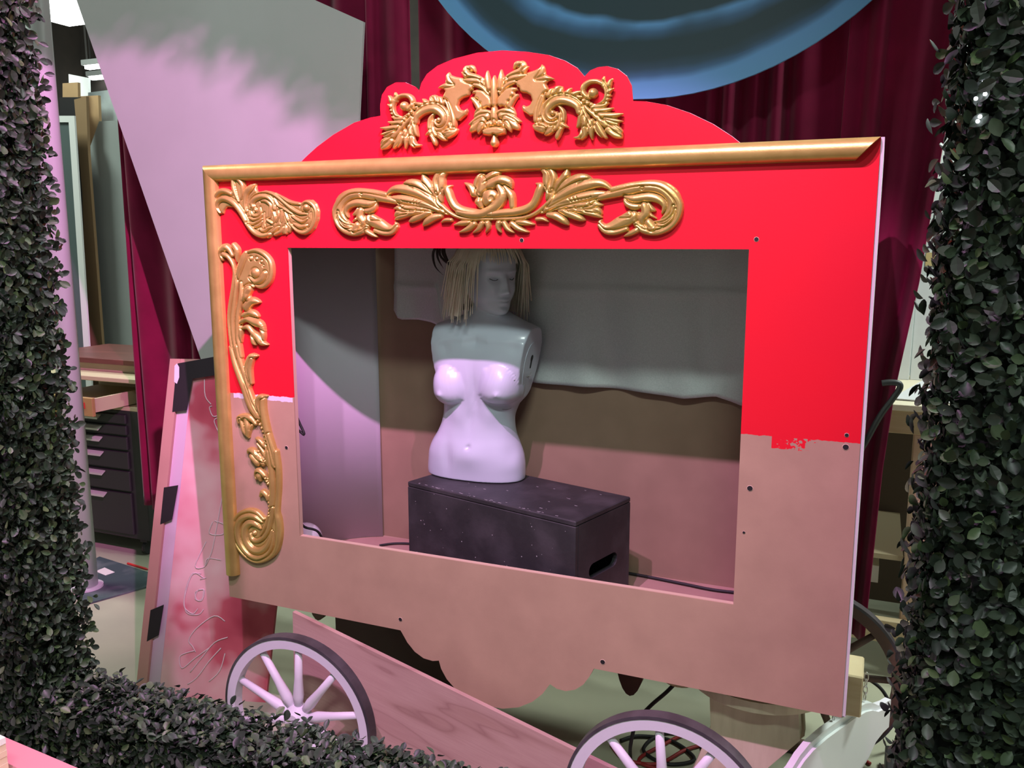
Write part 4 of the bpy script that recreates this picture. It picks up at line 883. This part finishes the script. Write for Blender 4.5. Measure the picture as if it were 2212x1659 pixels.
# ------------------------------------------------------------------ leaning circus sign board at the left
BL = on_z(297, 1500, 0); BR = on_z(612, 1520, 0); TL = on_y(372, 775, .31)
BL = np.array(BL); TL = np.array(TL); uu = (BR-BL)/np.linalg.norm(BR-BL)
uu[2] = 0
vv = TL-BL; hgt = np.linalg.norm(vv); vv = vv/hgt; nn_ = np.cross(uu, vv); nn_ /= np.linalg.norm(nn_)
if nn_[1] > 0: nn_ = -nn_
wdt = .50
sgn = root('leaning_sign_board', tuple(BL+uu*wdt/2), 'pink washed circus sign board with black tape patches leaning left of the wagon', 'sign')
def sp(a, b, d=0.0): return tuple(BL+uu*a+vv*b+nn_*d)
mw = mat('pink_wash_and_shade', (.55, .26, .28), .65); n = NX(mw); vec, x, y, z = n.xyz()
f1 = n.op('ADD', n.op('MULTIPLY', n.op('SUBTRACT', n.noise(vec, 3.2, 3), .5), 1.5), n.op('ADD', .47, n.op('MULTIPLY', x, .75)))  # red wash, with the panel's shadow painted in as darkening to the right
c = n.ramp(f1, [(.20, (.82, .55, .53)), (.44, (.74, .34, .36)), (.53, (.58, .10, .14)), (.68, (.46, .055, .09)), (.82, (.28, .03, .05))]); n.color(c)
MB().prism([[(0, 0), (wdt, 0), (wdt, hgt), (0, hgt)]], -.018, 0, sp).build('board', mw, sgn)
MB().prism([[(0, 0), (.040, 0), (.040, hgt), (0, hgt)]], .0002, .016, sp).build('side_stile', MT['boardframe'], sgn)
MB().prism([[(.0405, hgt-.04), (wdt, hgt-.04), (wdt, hgt), (.0405, hgt)]], .0002, .016, sp).build('top_rail', MT['boardframe'], sgn)
MB().prism([[(.0405, 0), (.085, 0), (.085, hgt-.0405), (.0405, hgt-.0405)]], .0002, .0015, sp).build('white_band', mat('white_brushed', (.62, .52, .60), .6), sgn)
def onb(px, py, d):
    q = on_pl(px, py, BL+nn_*d, nn_)-BL-nn_*d; k_ = uu.dot(vv); a_, b_ = q.dot(uu), q.dot(vv); return (a_-k_*b_)/(1-k_*k_), (b_-k_*a_)/(1-k_*k_)
def patch(name, pts, d0, d1, m, parent=sgn): return MB().prism([[onb(a, b, d1) for a, b in pts]], d0, d1, sp).build(name, m, parent)
patch('tape_patch', [(384, 785), (520, 760), (520, 802), (416, 818), (404, 886), (372, 890), (378, 825)], .0165, .0172, MT['tape'])
patch('tape_patch', [(354, 1053), (385, 1048), (372, 1122), (346, 1133)], .0165, .0172, MT['tape'])
patch('tape_patch', [(325, 1318), (354, 1306), (343, 1372), (317, 1386)], .0165, .0172, MT['tape'])
patch('paint_dab', [(377, 790), (382, 785), (387, 793), (387, 815), (382, 829), (376, 825)], .0174, .018, MT['white'])
def chalk(pts, closed=False):
    q = [sp(*onb(a, b, .0022), .0022) for a, b in pts]
    b = MB().tube(catmull(q, 4), .0021, 5); return b.build('chalk_line', MT['chalk'], sgn, True)
K = lambda L: [(80+a*.36166, 700+b*.36166) for a, b in L]
for L in (K([(1110, 1010), (1085, 1150), (1055, 1310), (1040, 1370), (1010, 1440)]), K([(1050, 1180), (1030, 1250), (1110, 1255), (1120, 1200), (1060, 1175)]), K([(1010, 1300), (945, 1445), (1000, 1450), (1020, 1400), (1100, 1410)]), K([(980, 1490), (925, 1500), (885, 1620), (880, 1690), (930, 1730), (960, 1700)]),
          K([(975, 1525), (1010, 1515)]), K([(960, 1590), (945, 1640), (985, 1650), (1000, 1590), (965, 1585)]), K([(1045, 490), (1030, 500), (1050, 550), (1085, 545)]), K([(1080, 560), (1058, 580), (1090, 660)]), K([(1000, 330), (1005, 430), (1040, 480)])): chalk(L)
K2 = lambda L: [(a*.28933, 1180+b*.28933) for a, b in L]
for L in (K2([(1525, 240), (1440, 200), (1380, 350), (1390, 490), (1480, 510), (1520, 470)]), K2([(1520, 320), (1460, 340), (1470, 400), (1510, 390), (1520, 320)]), K2([(1680, 560), (1600, 520), (1470, 610), (1410, 700), (1440, 750), (1460, 790)]), K2([(1450, 780), (1380, 800), (1340, 830), (1360, 910), (1450, 840), (1560, 760)]),
          K2([(1700, 680), (1600, 720), (1500, 840), (1420, 940)]), K2([(1650, 760), (1560, 860), (1470, 980), (1400, 1030)]), K2([(1680, 800), (1640, 930), (1560, 1010)])): chalk(L)

# ------------------------------------------------------------------ left background: pole, cabinet, stored sheets
pf = on_z(188, 1272, 0)
t = root('white_pole', (pf[0], pf[1], .009), 'white round metal pole standing beside the left hedge', 'pole')
MB().lathe([(.052, .0205), (.052, 5.01)], (pf[0], pf[1], 0), 'z', 28).build('shaft', MT['polem'], t, True)
MB().lathe([(.075, .009), (.075, .020)], (pf[0], pf[1], 0), 'z', 28).build('foot_plate', MT['polem'], t)
mt0 = [on_z(a, b, 0)[:2] for a, b in ((178, 1310), (318, 1270), (325, 1240), (215, 1205), (150, 1240))]
o = MB().prism([[tuple(p) for p in mt0]], .001, .008, lambda a, b, d: (a, b, d)).build('painted_sheet', MT['mat']); tag(o, 'dark paint splattered sheet lying on the floor at the pole foot', 'sheet')
pc = [on_z(a, b, .009)[:2] for a, b in ((206, 1234), (226, 1226), (248, 1236), (228, 1243))]
o = MB().prism([[tuple(p) for p in pc]], .0085, .0095, lambda a, b, d: (a, b, d)).build('paper_scrap', MT['paper']); tag(o, 'white paper scrap lying on the dark painted sheet', 'paper')
a, b = on_z(276, 1217, .006), on_z(320, 1230, .006)
o = MB().tube([a, a+(b-a)*.9], .006, 8).tube([a+(b-a)*.9, b], [.006, .001], 8).build('red_pencil', MT['redtape']); tag(o, 'red pencil lying on the concrete floor near the cabinet', 'pencil')
# black drawer cabinet with wooden drawer unit on top
cf = on_z(170, 1200, 0); yc0 = 1.16
X0c, X1c = -4.25, -3.47
cab = root('drawer_cabinet', ((X0c+X1c)/2, yc0+.25, 0), 'black drawer cabinet on casters at the far left, partly behind the curtain', 'cabinet')
MB().box(X0c, X1c, yc0, yc0+.5, .10, .80, .004).build('body', MT['cab'], cab)
zcuts = [.12, .36, .48, .585, .665, .725, .785]
for k in range(6):
    d = MB().box(X0c+.02, X1c-.10, yc0-.014, yc0-.0005, zcuts[k]+.006, zcuts[k+1]-.006, .003).build('drawer', MT['cab'], cab)
    zh = zcuts[k+1]-.026
    MB().add([(X1c-.52, yc0-.014, zh+.012), (X1c-.27, yc0-.014, zh+.012), (X1c-.27, yc0-.040, zh), (X1c-.52, yc0-.040, zh), (X1c-.52, yc0-.040, zh-.010), (X1c-.27, yc0-.040, zh-.010), (X1c-.52, yc0-.014, zh+.008), (X1c-.27, yc0-.014, zh+.008)],
             [(0, 1, 2, 3), (3, 2, 5, 4), (0, 3, 4, 6), (1, 7, 5, 2)]).build('pull', MT['handle'], d)
for x in (X0c+.08, X1c-.08):
    for yy in (yc0+.06, yc0+.44):
        cs = MB().box(x-.025, x+.025, yy-.03, yy+.03, .075, .0995).build('caster', MT['cab'], cab); MB().lathe([(.037, -.012), (.04, 0), (.037, .012)], (x, yy, .0405), 'x', 20).build('caster_wheel', MT['black'], cs)
un = root('wooden_drawer_unit', ((X0c+X1c)/2, yc0+.25, .801), 'wooden bench top with an open yellow drawer on the black cabinet', 'bench')
MB().box(X0c-.05, X1c-.0, yc0-.0, yc0+.5, .801, .82).build('bottom_board', MT['tan'], un)
MB().box(X1c-.02, X1c, yc0, yc0+.5, .8205, .95).build('end_board', MT['tan'], un)
MB().box(X0c-.05, X1c-.0205, yc0+.48, yc0+.5, .8205, .95).build('back_board', MT['tan'], un)
MB().box(X0c-.10, X1c+.03, yc0-.02, yc0+.54, .9505, .975, .003).build('shelf_board', MT['tan'], un)
MB().box(X0c-.10, X1c+.10, yc0+.10, yc0+.62, 1.02, 1.05, .003).build('worktop', MT['redbrown'], un)
MB().box(X0c-.08, X1c+.08, yc0+.14, yc0+.16, .9755, 1.0195).build('apron', MT['tan'], un)
dw = MB().box(X0c+.02, X1c-.11, yc0-.20, yc0-.182, .805, .90, .002).build('drawer_front', MT['oak'], un)
MB().box(X0c+.03, X1c-.16, yc0-.2045, yc0-.2005, .845, .875).build('label_strip', MT['redtape'], dw)
MB().box(X1c-.127, X1c-.111, yc0-.1815, yc0+.20, .825, .895).build('drawer_side', MT['tan'], un)
MB().box(X0c+.03, X1c-.1275, yc0-.1815, yc0+.20, .825, .832).build('drawer_bottom', MT['tan'], un)
# stored sheets standing behind the cabinet
def slab(name, m, px, y, label, cat='board', th=.02, zb=0.0, group='stored sheets behind the cabinet'):
    P4 = pl(px, y); P4 = [(p[0], max(p[1], zb)) for p in P4]
    o = MB().prism([P4], y, y+th, YZ).build(name, m); tag(o, label, cat, group); return o
ys = 1.90
o = slab('framed_panel', MT['darksheet'], [(70, 256), (157, 256), (190, 760), (220, 1250), (100, 1250)], ys, 'dark panel with a white frame standing nearest the pole', th=.012)
OFF[o.name] = o.location.copy()
fr = pl([(70, 250), (160, 250), (193, 760), (225, 1252), (212, 1252), (181, 760), (148, 264), (70, 264)], ys-.013); MB().prism([fr], ys-.0125, ys-.0005, YZ).build('white_frame', MT['white'], o)
slab('brown_board', MT['brownbd'], [(160, 215), (186, 208), (190, 330), (222, 760), (240, 1180), (205, 1180), (178, 420)], 2.0, 'tall brown board edge behind the white framed panel')
slab('cardboard_sheet', MT['card'], [(135, 180), (168, 178), (205, 1300), (165, 1300)], 2.12, 'small yellow cardboard sheet, top left of the stored boards', zb=0)
slab('cardboard_sheet', MT['card'], [(174, 208), (212, 206), (216, 300), (240, 1100), (180, 1100)], 2.20, 'cardboard sheet right of the brown board edge')
slab('black_case', MT['cab'], [(128, 210), (172, 210), (210, 1300), (165, 1300)], 2.06, 'black case standing above the white framed panel', 'case', th=.03)
slab('grey_sheet', MT['greysheet'], [(190, 330), (214, 262), (300, 258), (330, 1100), (220, 1100)], 2.10, 'tall smooth grey sheet beside the left curtain', th=.01)
slab('clear_sheet', mat('glossy_grey_sheet', (.34, .40, .40), .2, c2=(.10, .12, .12), nscale=3), [(190, 200), (300, 186), (350, 1300), (230, 1300)], 2.30, 'glossy reflective sheet rising behind the tall grey sheet', th=.008)
slab('white_offcut', MT['white'], [(148, 160), (190, 168), (240, 1300), (200, 1300)], 2.40, 'pale offcut sheet with slanting top edge, rearmost of the stored boards')
# rear shop lights
def tube_light(name, c, lx, ly, label):
    t = root(name, (c[0], c[1], c[2]), label, 'light', 'shop ceiling lights')
    MB().box(c[0]-lx/2, c[0]+lx/2, c[1]-ly/2, c[1]+ly/2, c[2]+.03, c[2]+.08, .004).build('housing', MT['white'], t)
    for sx in (-.4, .4): MB().box(c[0]+sx*lx-.006, c[0]+sx*lx+.006, c[1]-.006, c[1]+.006, c[2]+.0805, 5.019).build('hanger', MT['metal'], t)
    MB().box(c[0]-lx/2+.02, c[0]+lx/2-.02, c[1]-ly/2+.02, c[1]+ly/2-.02, c[2], c[2]+.0295, .004).build('diffuser', MT['lamp'], t)
q = on_z(146, 32, 3.1); tube_light('ceiling_light', (q[0], q[1], 3.1), .55, .50, 'glowing white ceiling light at the top left above the stored boards')
for px, py, lb in ((208, 148, 'small distant white strip light, upper of two by the pale flat'), (215, 171, 'small distant white strip light, lower of two by the pale flat')):
    yy_ = 4.2+(py-148)*.03; q = on_y(px, py, yy_); tube_light('strip_light', (q[0], yy_, q[2]), .28, .10, lb)
b = MB()
rk = root('overhead_rack', (-7.0, 4.3, 2.66), 'dark wooden overhead rack below the glowing light at the left', 'rack')
for k in range(5): MB().box(-7.9, -4.9, 3.7+k*.22, 3.9+k*.22, 2.72, 2.75).build('plank', mat('rack_wood', (.11, .075, .05), .8), rk)
MB().box(-7.9, -4.9, 3.66, 3.70, 2.62, 2.76).build('rail', MT['brownbd'], rk)
for x in (-7.6, -5.2): MB().box(x-.04, x+.04, 4.2, 4.28, .0, 2.718).build('post', MT['brownbd'], rk)

# ------------------------------------------------------------------ right background: workbench with sheets
yb = 1.34
wb = root('workbench', (.75, yb+.35, 0), 'light wooden workbench behind the right hedge', 'workbench')
zt2 = on_y(1960, 872, yb)[2]
MB().box(-.14, 2.0, yb-.03, yb+.75, zt2-.024, zt2, .002).build('top', mat('pale_ply_top', (.60, .54, .40), .6), wb)
MB().box(-.12, 1.98, yb, yb+.04, zt2-.115, zt2-.0245, .002).build('apron', MT['pine'], wb)
for x in (.165, 1.80): MB().box(x, x+.13, yb+.005, yb+.09, 0, zt2-.1155, .002).build('leg', MT['boardframe'] if False else mat('tan_post', (.56, .40, .27), .65), wb)
MB().box(-.12, 1.98, yb-.04, yb, .145, .235, .002).build('stretcher', MT['pine'], wb)
MB().box(-.12, .16, yb+.02, yb+.60, .46, .48).build('shelf', MT['tan'], wb)
MB().box(-.12, 1.98, yb+.62, yb+.64, .05, zt2-.025).build('back_board', mat('dark_back', (.10, .075, .05), .8), wb)
MB().box(-.10, .08, yb+.10, yb+.30, .33, .40).build('drawer', MT['paper'], wb)
for k, (xa, xb_, lb) in enumerate(((-.10, .155, 'white foam board on the workbench, next to the curtain'), (.160, .75, 'white foam board on the workbench, next to the right hedge'))):
    o = MB().box(xa, xb_, yb+.60+.01*k, yb+.606+.01*k, zt2+.0005, on_y(1950, 596, yb+.6)[2], .001).build('foam_board', mat('foam_board', (.66, .70, .72), .55)); tag(o, lb, 'board', 'foam boards on the workbench')
qs = [on_y(1945, 815, yb+.05), on_y(2040, 800, yb+.05), on_y(2040, 860, yb+.05), on_y(2000, 850, yb+.05)]
o = MB().prism([[(-.02, .0), (.30, -.02), (.34, .30), (.12, .34)]], zt2+.001, zt2+.005, lambda a, b, d: (a+.10, b+yb+.06, d+(b+.02)*.12)).build('grey_sheet', MT['board']); tag(o, 'grey pointed sheet lying on the workbench beside the right hedge', 'sheet')
for px, py, s, lb in ((1985, 345, .03, 'highest'), (1988, 438, .02, 'middle'), (2000, 560, .02, 'lowest')):
    q = on_y(px+10, py, 2.248); o = MB().box(q[0]-s, q[0]+s, 2.246, 2.2495, q[2]-s*1.5, q[2]+s*1.5).build('tape_scrap', mat('old_tape', (.50, .38, .17), .7)); tag(o, 'old yellow tape scrap on the pale right wall, %s of the three' % lb, 'tape', 'tape scraps on the right wall')
# bent black bar beside the wagon
y_ = .59
o = MB().tube(catmull([on_y(1850, 985, y_), on_y(1868, 958, y_), on_y(1900, 900, y_), on_y(1928, 862, y_), on_y(1944, 838, y_), on_y(1940, 828, y_), on_y(1920, 826, y_), on_y(1905, 828, y_)], 5), .009, 10).build('bent_bar', MT['black'], wagon, True, label='bent black metal bar at the right end')

# ------------------------------------------------------------------ white hanging sign, cords and dark case at the lower right
ztop = .34
P_far = on_z(1912, 1506, ztop); P_near = on_z(1690, 1668, ztop)
dirs = (P_near-P_far); Ls = np.linalg.norm(dirs[:2]); dsn = dirs/Ls; nrm = np.array([dsn[1], -dsn[0], 0]); nrm = nrm if nrm[1] < 0 else -nrm
ws = root('hanging_sign', tuple((P_far+P_near)/2-np.array([0, 0, .2])), 'white shaped sign board hanging by small chains at the lower right', 'sign')
Lx = Ls*1.12
top = [(0, 0), (.06*Lx, .003), (.13*Lx, .012), (.19*Lx, .034), (.26*Lx, .048), (.38*Lx, .055), (.62*Lx, .055), (.74*Lx, .048), (.81*Lx, .034), (.87*Lx, .012), (.94*Lx, .003), (Lx, 0)]
bot = [(a, -.085-b*1.6) for a, b in top][::-1]
fs = lambda a, b, d: tuple(P_far+dsn*a+np.array([0, 0, b])+nrm*d)
MB().prism([top+bot], 0, .018, fs).build('backing', MT['white'], ws)
ins = [(.03*Lx+(a*.94), -.045+(b+.045)*.80) for a, b in top+bot]
MB().prism([ins], .0182, .026, fs).build('raised_face', MT['white'], ws)
for a in (.24*Lx, .52*Lx):
    for k in range(4):
        ctr = np.array(fs(a, .050+.012+k*.020, .009)); ringp = [ctr+np.array([0, 0, 1])*.013*math.cos(t)+(nrm if k % 2 else dsn)*.006*math.sin(t) for t in np.linspace(0, 2*math.pi, 13)]
        MB().tube(ringp, .0016, 6, False).build('chain_link', MT['metal'], ws, True)
zq = .008
def floorcord(pts, r, m, label, group='cords on the floor'):
    return cord('floor_cord', [on_z(a, b, zq) for a, b in pts], r, m, label, group)
floorcord([(1340, 1600), (1380, 1590), (1450, 1600), (1500, 1640), (1440, 1650), (1390, 1620), (1430, 1585), (1500, 1590), (1520, 1620)], .006, MT['dark'], 'black cord tangled on the floor behind the bottom centre wheel')
floorcord([(1320, 1610), (1350, 1640), (1420, 1650), (1480, 1620), (1540, 1600), (1500, 1580), (1430, 1610), (1380, 1645), (1460, 1670)], .006, MT['cordred'], 'dark red cord tangled on the floor behind the bottom centre wheel')
floorcord([(1690, 1610), (1740, 1605), (1780, 1600), (1830, 1620), (1880, 1650)], .006, MT['cordred'], 'red cord on the floor behind the white hanging sign')
cord('hanging_cable', [on_y(1490, 1440, .30), on_y(1445, 1490, .30), on_y(1405, 1525, .30), on_y(1375, 1560, .30), on_y(1362, 1610, .30), on_z(1362, 1640, .01)], .006, MT['dark'], 'black cable dropping from under the wagon to the floor cords')
cord('hanging_cable', [on_y(1868, 1462, .74), on_y(1905, 1490, .74), on_y(1930, 1540, .74), on_z(1945, 1610, .01)], .006, MT['dark'], 'black cable arching past the brown wheel beside the right hedge')
q = on_z(1935, 1655, .06); o = MB().box(q[0]-.03, q[0]+.19, q[1]-.12, q[1]+.10, .001, .07, .006).build('black_case', MT['black']); tag(o, 'black case on the floor at the lower right beside the hedge', 'case')

# ------------------------------------------------------------------ pink table and stack at the lower left
tz = .75
e0, e1 = on_z(-60, 1562, tz), on_z(175, 1662, tz)
du = (e1-e0)/np.linalg.norm(e1-e0); dv = np.array([du[1], -du[0], 0])
tb = root('pink_table', tuple(e0+du*.2+dv*.3-np.array([0, 0, tz])), 'bright pink table top at the lower left corner', 'table')
ft = lambda a, b, d: tuple(e0+du*a+dv*b+np.array([0, 0, d]))
MB().prism([[(-.5, 0), (.9, 0), (.9, .5), (-.5, .5)]], -.03, 0, ft).build('top', MT['pink'], tb)
for a, b in ((-.46, .04), (.86, .04), (-.46, .46), (.86, .46)): MB().prism([[(a-.02, b-.02), (a+.02, b-.02), (a+.02, b+.02), (a-.02, b+.02)]], -tz, -.0305, ft).build('leg', MT['white'], tb)
s0 = on_z(16, 1640, tz+.03)
pk = root('paper_stack', (s0[0]-.1, s0[1]-.05, tz+.001), 'white stack of paper cards on the pink table at the left edge', 'paper stack')
hd = on_z(2, 1560, tz+.09); 
for k in range(6):
    MB().prism([[(-.24, -.13), (0, -.13), (0, 0), (-.24, 0)]], .001+k*.012, .0125+k*.012, lambda a, b, d: (s0[0]+a*.98+b*.12+.001*(k % 2), s0[1]+b-a*.10, tz+d)).build('card', MT['paper'] if k == 5 else MT['manila'], pk)
# ------------------------------------------------------------------ boxwood hedge arch between camera and wagon
ml = bpy.data.materials.new('boxwood_leaf'); ml.use_nodes = True; nt = ml.node_tree; bs = nt.nodes['Principled BSDF']
ge = nt.nodes.new('ShaderNodeNewGeometry'); nl = NX(ml)
nl.color(nl.ramp(ge.outputs['Random Per Island'], [(0, (.014, .020, .015)), (.5, (.026, .037, .026)), (.8, (.040, .058, .034)), (1, (.075, .11, .045))]))
bs.inputs['Roughness'].default_value = .45; bs.inputs['Specular IOR Level'].default_value = .3
ml2 = mat('boxwood_leaf_single', (.030, .040, .028), .45, spec=.3)
_lv = np.array([(0, 0, 0), (.22, -.20, .025), (.22, .20, .025), (.40, 0, -.02), (.48, -.31, .03), (.48, .31, .03), (.72, -.29, .02), (.72, .29, .02), (.72, 0, -.025), (.92, -.14, 0), (.92, .14, 0), (1, 0, -.015)])
_lf = [(0, 1, 3), (0, 3, 2), (1, 4, 3), (2, 3, 5), (3, 4, 8), (3, 8, 5), (4, 6, 8), (5, 8, 7), (6, 9, 8), (7, 8, 10), (8, 9, 11), (8, 11, 10)]
def leaf_frames(P, N, size):
    n = len(P); rv = rng.normal(size=(n, 3)); T = rv-N*(rv*N).sum(1, keepdims=True); T /= np.linalg.norm(T, axis=1, keepdims=True)
    k = rng.uniform(.05, 1.1, (n, 1)); d = T+N*k; d /= np.linalg.norm(d, axis=1, keepdims=True)
    up = N-d*(N*d).sum(1, keepdims=True)+rng.normal(0, .28, (n, 3)); up -= d*(up*d).sum(1, keepdims=True); up /= np.linalg.norm(up, axis=1, keepdims=True)
    sd_ = np.cross(up, d); return d, sd_, up
def leaf_mesh(name, P, N, size, parent):
    n = len(P); d, s_, u_ = leaf_frames(P, N, size); L = size[:, None, None]; wv = rng.uniform(.8, 1.15, (n, 1, 1))
    V = P[:, None, :]+L*(_lv[None, :, 0:1]*d[:, None]+_lv[None, :, 1:2]*wv*s_[:, None]+_lv[None, :, 2:3]*3*u_[:, None])
    Fc = (np.array(_lf)[None]+12*np.arange(n)[:, None, None]).reshape(-1, 3)
    V = V.reshape(-1, 3)-np.array(OFF[parent.name])
    me = bpy.data.meshes.new(name); me.vertices.add(len(V)); me.vertices.foreach_set('co', V.ravel()); me.loops.add(Fc.size); me.loops.foreach_set('vertex_index', Fc.ravel().astype(np.int32))
    me.polygons.add(len(Fc)); me.polygons.foreach_set('loop_start', np.arange(0, Fc.size, 3, dtype=np.int32)); me.update(calc_edges=True); me.validate()
    me.materials.append(ml); o = bpy.data.objects.new(name, me); col.objects.link(o); o.parent = parent; o['kind'] = 'stuff'; return o
lm1 = bpy.data.meshes.new('leaf'); lm1.from_pydata((_lv*np.array([1, 1, 3])).tolist(), [], _lf); lm1.update(); lm1.materials.append(ml2)
HY0, HY1 = -1.0, -.85
hx0, hx1, hzs, hzt = -1.545, .080, .735, 4.00
hedge = root('boxwood_hedge_arch', ((hx0+hx1)/2, -.92, 0), 'dark green artificial boxwood hedge framing the view at left, right and bottom', 'hedge')
def face(o0, a, b, nrm_, dens, jit=.018):
    """rectangle o0 + a*s + b*t, leaves scattered on it"""
    o0, a, b, nrm_ = map(lambda q: np.array(q, float), (o0, a, b, nrm_)); ar = np.linalg.norm(a)*np.linalg.norm(b); n = int(ar*dens)
    P = o0+rng.random((n, 1))*a+rng.random((n, 1))*b; dp = np.abs(rng.normal(0, 1, (n, 1)))
    off_ = rng.uniform(-.008, .026, (n, 1)); off_ = np.where(rng.random((n, 1)) < .07, -rng.uniform(.0, .026, (n, 1)), off_); P = P-nrm_*off_; return P, np.repeat(nrm_[None], n, 0)
def hedge_part(name, boxes, faces, nsingle):
    b = MB()
    for q in boxes: b.box(*q)
    p = b.build(name, MT['leafcore'], hedge)
    PP = [face(*f) for f in faces]; P = np.concatenate([q[0] for q in PP]); N = np.concatenate([q[1] for q in PP])
    size = rng.uniform(.014, .024, len(P)); leaf_mesh('leaves', P, N, size, p)
    # the nearest leaves singly
    cam_d = RW @ (P-CAM).T; px = CX+F*cam_d[0]/cam_d[2]; py = CY+F*cam_d[1]/cam_d[2]
    ok = np.where((px > 5) & (px < 2207) & (py > 5) & (py < 1654))[0]
    if len(ok) and nsingle:
        depth = cam_d[2][ok]; out = (N[ok]*(CAM-P[ok])).sum(1); ok = ok[np.argsort(depth+rng.uniform(0, .25, len(ok)))][:nsingle]
        d, s_, u_ = leaf_frames(P[ok]+N[ok]*.012, N[ok], None); base_ = None
        for i, k in enumerate(ok):
            L = rng.uniform(.017, .025); q = P[k]+N[k]*.010-np.array(OFF[p.name])
            o = bpy.data.objects.new('leaf', lm1); col.objects.link(o); o.parent = p
            mm = Matrix(((d[i][0]*L, s_[i][0]*L, u_[i][0]*L, q[0]), (d[i][1]*L, s_[i][1]*L, u_[i][1]*L, q[1]), (d[i][2]*L, s_[i][2]*L, u_[i][2]*L, q[2]), (0, 0, 0, 1))); o.matrix_local = mm
    return p
DN, LO = 19000, 3500
ins_ = .022; T_ = HY1-HY0
vz0, vz1 = .30, 2.35
hedge_part('hedge_column', [(-2.10, hx0-ins_, HY0+ins_, HY1-ins_, 0, hzt)], [
    ((-2.1, HY0, vz0), (2.1+hx0, 0, 0), (0, 0, vz1-vz0), (0, -1, 0), DN), ((hx0, HY0, vz0), (0, T_, 0), (0, 0, vz1-vz0), (1, 0, 0), DN), ((-2.1, HY1, 0), (2.1+hx0, 0, 0), (0, 0, hzt), (0, 1, 0), 1200),
    ((-2.1, HY0, vz1), (2.1+hx0, 0, 0), (0, 0, hzt-vz1), (0, -1, 0), LO), ((hx0, HY0, vz1), (0, T_, 0), (0, 0, hzt-vz1), (1, 0, 0), LO)], 75)
hedge_part('hedge_column', [(hx1+ins_, 1.2, HY0+ins_, HY1-ins_, 0, hzt)], [  # unseen right part widened to block the pink lamp
    ((hx1, HY0, vz0), (.50-hx1, 0, 0), (0, 0, vz1-vz0), (0, -1, 0), DN), ((.50, HY0, 0), (.70, 0, 0), (0, 0, hzt), (0, -1, 0), LO), ((hx1, HY0, vz0), (0, T_, 0), (0, 0, vz1-vz0), (-1, 0, 0), DN), ((hx1, HY1, 0), (1.2-hx1, 0, 0), (0, 0, hzt), (0, 1, 0), 1200),
    ((hx1, HY0, vz1), (1.2-hx1, 0, 0), (0, 0, hzt-vz1), (0, -1, 0), LO), ((hx1, HY0, vz1), (0, T_, 0), (0, 0, hzt-vz1), (-1, 0, 0), LO), ((hx1, HY0, 0), (0, T_, 0), (0, 0, vz0), (-1, 0, 0), LO)], 150)
hedge_part('hedge_sill', [(hx0, hx1, HY0+ins_, HY1-ins_, 0, hzs-ins_)], [
    ((hx0, HY0, hzs), (hx1-hx0, 0, 0), (0, T_, 0), (0, 0, 1), DN*1.2), ((hx0, HY0, .30), (hx1-hx0, 0, 0), (0, 0, hzs-.30), (0, -1, 0), DN), ((hx0, HY1, .2), (hx1-hx0, 0, 0), (0, 0, hzs-.2), (0, 1, 0), 1500)], 75)
axh = (hx0+hx1)/2; rh = (hx1-hx0)/2; zsp = 2.88
arch = [(axh+rh*math.cos(a), zsp+rh*math.sin(a)) for a in np.linspace(0, math.pi, 33)]
hb = MB().prism([[(hx1+.47, zsp+.62), (hx1+.47, 3.62), (-2.1, 3.62), (-2.1, zsp+.62)][:0]+[(axh+(rh+ins_)*math.cos(a), zsp+(rh+ins_)*math.sin(a)) for a in np.linspace(0, math.pi, 33)]+[(hx0-ins_, 4.02), (hx1+ins_, 4.02)]], HY0+ins_, HY1-ins_, YZ).build('hedge_lintel', MT['leafcore'], hedge)
Pa, Na = [], []
for k in range(4200):
    a = rng.uniform(0, math.pi); nr = np.array([-math.cos(a), 0, -math.sin(a)]); Pa.append(np.array([axh, 0, zsp])-nr*(rh+rng.uniform(-.008, .03))+np.array([0, rng.uniform(HY0, HY1), 0])); Na.append(nr)
leaf_mesh('leaves', np.array(Pa), np.array(Na), rng.uniform(.017, .030, len(Pa)), hb)
# fairy lights in the right column
fl = root('fairy_lights', (hx1+.05, HY0-.02, 1.8), 'tiny white fairy lights glowing in the upper right hedge', 'lights')
pts_ = [(2125, 178), (2128, 203), (2108, 213), (2117, 252), (2112, 262)]
for a, b in pts_:
    q = on_y(a, b, HY0-.012); MB().lathe([(.0022*math.cos(t), .0022*math.sin(t)) for t in np.linspace(-1.5708, 1.5708, 9)], q, 'z', 12).build('bulb', MT['led'], fl, True)
MB().tube(catmull([on_y(a+3, b, HY0-.004) for a, b in pts_], 4), .0008, 5).build('wire', MT['leafcore'], fl)
